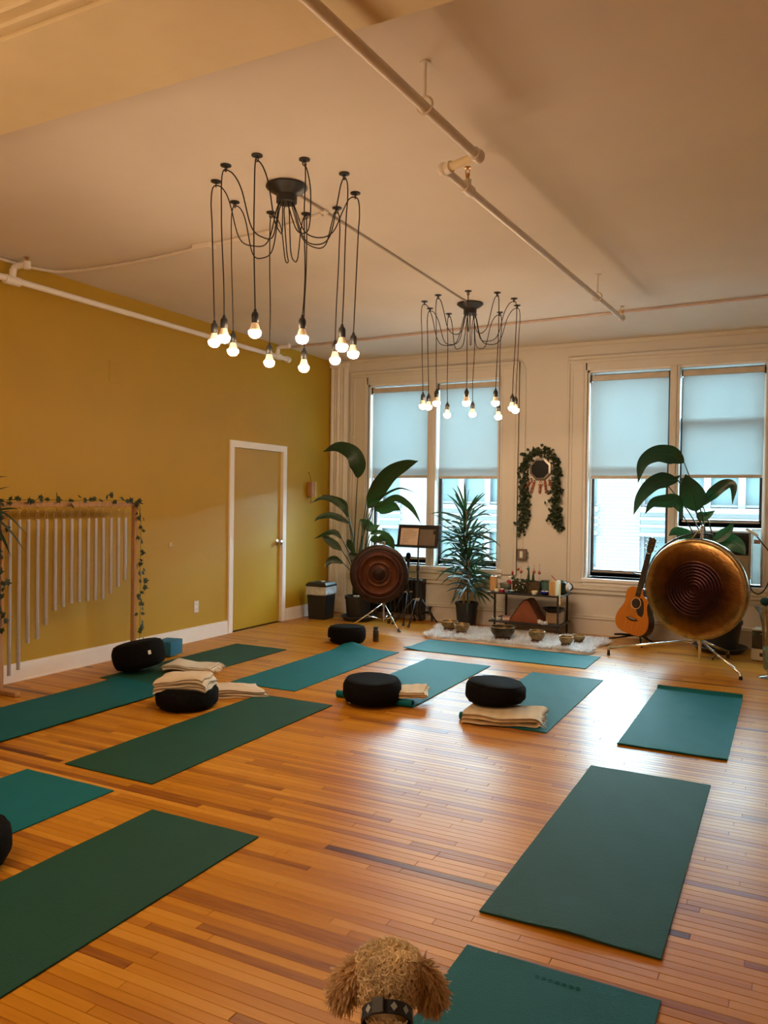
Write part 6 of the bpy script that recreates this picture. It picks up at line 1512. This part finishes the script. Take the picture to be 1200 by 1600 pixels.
# ================================================================ DOG
def build_dog():
    Fw = Vector((-0.44, 0.898, 0)).normalized(); Rt = Vector((Fw.y, -Fw.x, 0)); O = Vector((4.742, 1.325, 0.007))
    W = lambda f, r, u: O + Fw * f + Rt * r + Vector((0, 0, u))
    J = []; E = []; R_ = []
    def n(p, r, par=None):
        k_ = min(1, max(0, (p[2] - 0.44) / 0.08)); J.append(W(p[0], p[1], p[2] + 0.022 * k_)); R_.append(r); i = len(J) - 1
        if par is not None: E.append((par, i))
        return i
    hip = n((-0.50, 0, 0.395), 0.080); back = n((-0.36, 0, 0.400), 0.082, hip); chest = n((-0.215, 0, 0.415), 0.080, back); nb = n((-0.135, 0, 0.472), 0.052, chest); nk = n((-0.078, 0, 0.516), 0.037, nb)
    nape = n((-0.030, 0, 0.544), 0.039, nk); sk = n((0.018, 0, 0.566), 0.047, nape); top = n((0.020, 0, 0.592), 0.041, sk); fr = n((0.056, 0, 0.552), 0.042, sk); mz = n((0.095, 0, 0.512), 0.027, fr); ns = n((0.132, 0, 0.496), 0.019, mz)
    for s in (-1, 1):
        e0 = n((0.010, s * 0.042, 0.580), 0.017, sk); e1 = n((0.006, s * 0.068, 0.562), 0.020, e0); e2 = n((0.004, s * 0.084, 0.535), 0.022, e1); n((0.006, s * 0.088, 0.508), 0.015, e2)
        a = n((-0.195, s * 0.056, 0.330), 0.044, chest); c = n((-0.205, s * 0.062, 0.215), 0.030, a); d = n((-0.190, s * 0.060, 0.070), 0.022, c); n((-0.155, s * 0.060, 0.028), 0.025, d)
        a = n((-0.495, s * 0.060, 0.320), 0.058, hip); c = n((-0.430, s * 0.072, 0.215), 0.040, a); d = n((-0.540, s * 0.074, 0.105), 0.025, c); e = n((-0.530, s * 0.074, 0.045), 0.022, d); n((-0.490, s * 0.074, 0.028), 0.025, e)
    a = n((-0.585, 0, 0.455), 0.024, hip); n((-0.640, 0.02, 0.540), 0.022, a)
    me = bpy.data.meshes.new('dog_skeleton'); me.from_pydata([tuple(p) for p in J], E, []); me.update()
    tmp = bpy.data.objects.new('dog_skeleton', me); COL.objects.link(tmp)
    tmp.modifiers.new('skin', 'SKIN')
    ly = me.skin_vertices[0].data if me.skin_vertices else None
    if ly is None:
        bm = bmesh.new(); bm.from_mesh(me); bm.verts.layers.skin.verify(); bm.to_mesh(me); bm.free(); ly = me.skin_vertices[0].data
    for i, r in enumerate(R_): ly[i].radius = (r, r)
    ly[0].use_root = True
    md = tmp.modifiers.new('smooth', 'SUBSURF'); md.levels = 2; md.render_levels = 2
    dg = bpy.context.evaluated_depsgraph_get(); ev = tmp.evaluated_get(dg)
    bme = bpy.data.meshes.new_from_object(ev); bme.name = 'dog_body'
    bpy.data.objects.remove(tmp)
    t = thing('curly_dog', 'small apricot curly dog seen from behind at the bottom edge', 'dog', (O.x, O.y, 0.0065))
    lo = min(v.co.z for v in bme.vertices)
    bme.transform(Matrix.Translation((0, 0, 0.0075 - lo)))
    bme.materials.clear()
    nv = len(bme.vertices); co = np.empty(nv * 3); bme.vertices.foreach_get('co', co); co = co.reshape(-1, 3)
    tris = []
    for p in bme.polygons:
        v = list(p.vertices)
        for k in range(1, len(v) - 1): tris.append((v[0], v[k], v[k + 1]))
    tris = np.array(tris); A, Bv, Cv = co[tris[:, 0]], co[tris[:, 1]], co[tris[:, 2]]
    cr = np.cross(Bv - A, Cv - A); ar = np.linalg.norm(cr, axis=1); nor = cr / np.maximum(ar, 1e-12)[:, None]
    rs = np.random.RandomState(9)
    cen = (A + Bv + Cv) / 3; up = np.array([0, 0, 1.0])
    O3 = np.array(O); rel = cen - O3; fwd = rel @ np.array(Fw); rgt = rel @ np.array(Rt)
    wgt = ar * np.where((fwd > -0.20) & (cen[:, 2] > 0.36), 3.2, 1.0)
    N_ = 36000
    pick = rs.choice(len(tris), N_, p=wgt / wgt.sum())
    u, v = rs.rand(N_, 1), rs.rand(N_, 1); fl = (u + v) > 1; u[fl] = 1 - u[fl]; v[fl] = 1 - v[fl]
    P = A[pick] + u * (Bv - A)[pick] + v * (Cv - A)[pick]; Nn = nor[pick]
    rel = P - O3; f_, r_, z_ = rel @ np.array(Fw), rel @ np.array(Rt), rel[:, 2]
    # collar band stays clear of fur
    cc = np.array([-0.078, 0, 0.537]); ca = np.array([0.83, 0, 0.557])
    dist = (f_ - cc[0]) * ca[0] + (z_ - cc[2]) * ca[2]
    near = (np.abs(f_ - cc[0]) < 0.12) & (np.abs(r_) < 0.075)
    band = (np.abs(dist) < 0.013) & near
    face = (f_ > 0.125)
    keep = ~(band | (face & (rs.rand(N_) < 0.5)) | (z_ < 0.012))
    P, Nn, f_, r_, z_, dist, near = [q[keep] for q in (P, Nn, f_, r_, z_, dist, near)]
    ear = (np.abs(r_) > 0.051) & (z_ > 0.48)
    comb = Nn * 1.0 + np.c_[np.zeros((len(P), 2)), np.full(len(P), -0.35)] + rs.normal(size=(len(P), 3)) * 0.35
    comb[ear] += np.array([0, 0, -0.75]) + 0.3 * np.sign(r_[ear])[:, None] * np.array(Rt)
    crown = (z_ > 0.61) & (f_ > -0.03) & ~ear
    comb[crown] += np.array([0, 0, 0.6])
    close = near & (np.abs(dist) < 0.035)
    bd = t
    body = link_mesh('dog_body', bme, 'skin', t, True)
    for nm, sel, m, L, cu, sd in (('curly_fur', ~ear & ~close, 'fur', 0.024, 1.1, 1), ('curly_fur', close, 'fur', 0.013, 0.6, 2), ('ear_fur', ear, 'fur_ear', 0.025, 0.45, 3)):
        V, F = ribbons(P[sel], comb[sel], L, 0.0028, 6, cu, 0.10, sd)
        V[:, 2] = np.maximum(V[:, 2], 0.0072)
        tag(fast_mesh(nm, V, F, m, t), kind='stuff')
    c0 = W(*cc); ax = (Fw * ca[0] + Vector((0, 0, ca[2]))).normalized(); e1 = Rt; e2 = ax.cross(e1).normalized()
    b = B(); rings = []
    for r, h in ((0.044, -0.012), (0.0465, -0.011), (0.0465, 0.011), (0.044, 0.012)): rings.append(b.ring(c0 + ax * h, e1, e2, r, 36))
    rings.append(rings[0]); b.skin(rings, False, False); col = b.build('collar', 'collar', t, smooth='auto')
    for i in range(12):
        a = 2 * PI * i / 12 + 0.26; d = e1 * math.cos(a) + e2 * math.sin(a); tg = ax.cross(d); p = c0 + d * 0.0468
        b = B(); A_ = [b.bm.verts.new(p + q) for q in (tg * 0.0065, ax * 0.0075, -tg * 0.0065, -ax * 0.0075)]; C_ = [b.bm.verts.new(v.co + d * 0.0008) for v in A_]; b.skin([A_, C_]); b.build('printed_motif', 'collar_print', col)
    # slider where the collar is adjusted
    d = (e2 if e2.dot(-Fw) > 0 else -e2); d = (d + e1 * -0.35).normalized(); p = c0 + d * 0.048; tg = ax.cross(d)
    b = B(); mt = Matrix((tg, ax, d)).transposed().to_4x4(); mt.translation = p; b.box(-0.012, 0.012, -0.014, 0.014, -0.002, 0.004, mt, bev=0.002); b.build('slider', 'black_plastic', col)
    for s in (-1, 1):
        b = B(); b.sphere(W(0.090, s * 0.030, 0.562), 0.010, 10, 7); b.build('eye', 'nose', t, smooth=True)
    b = B(); b.sphere(W(0.152, 0, 0.518), 0.014, 12, 8); b.build('nose', 'nose', t, smooth=True)
build_dog()
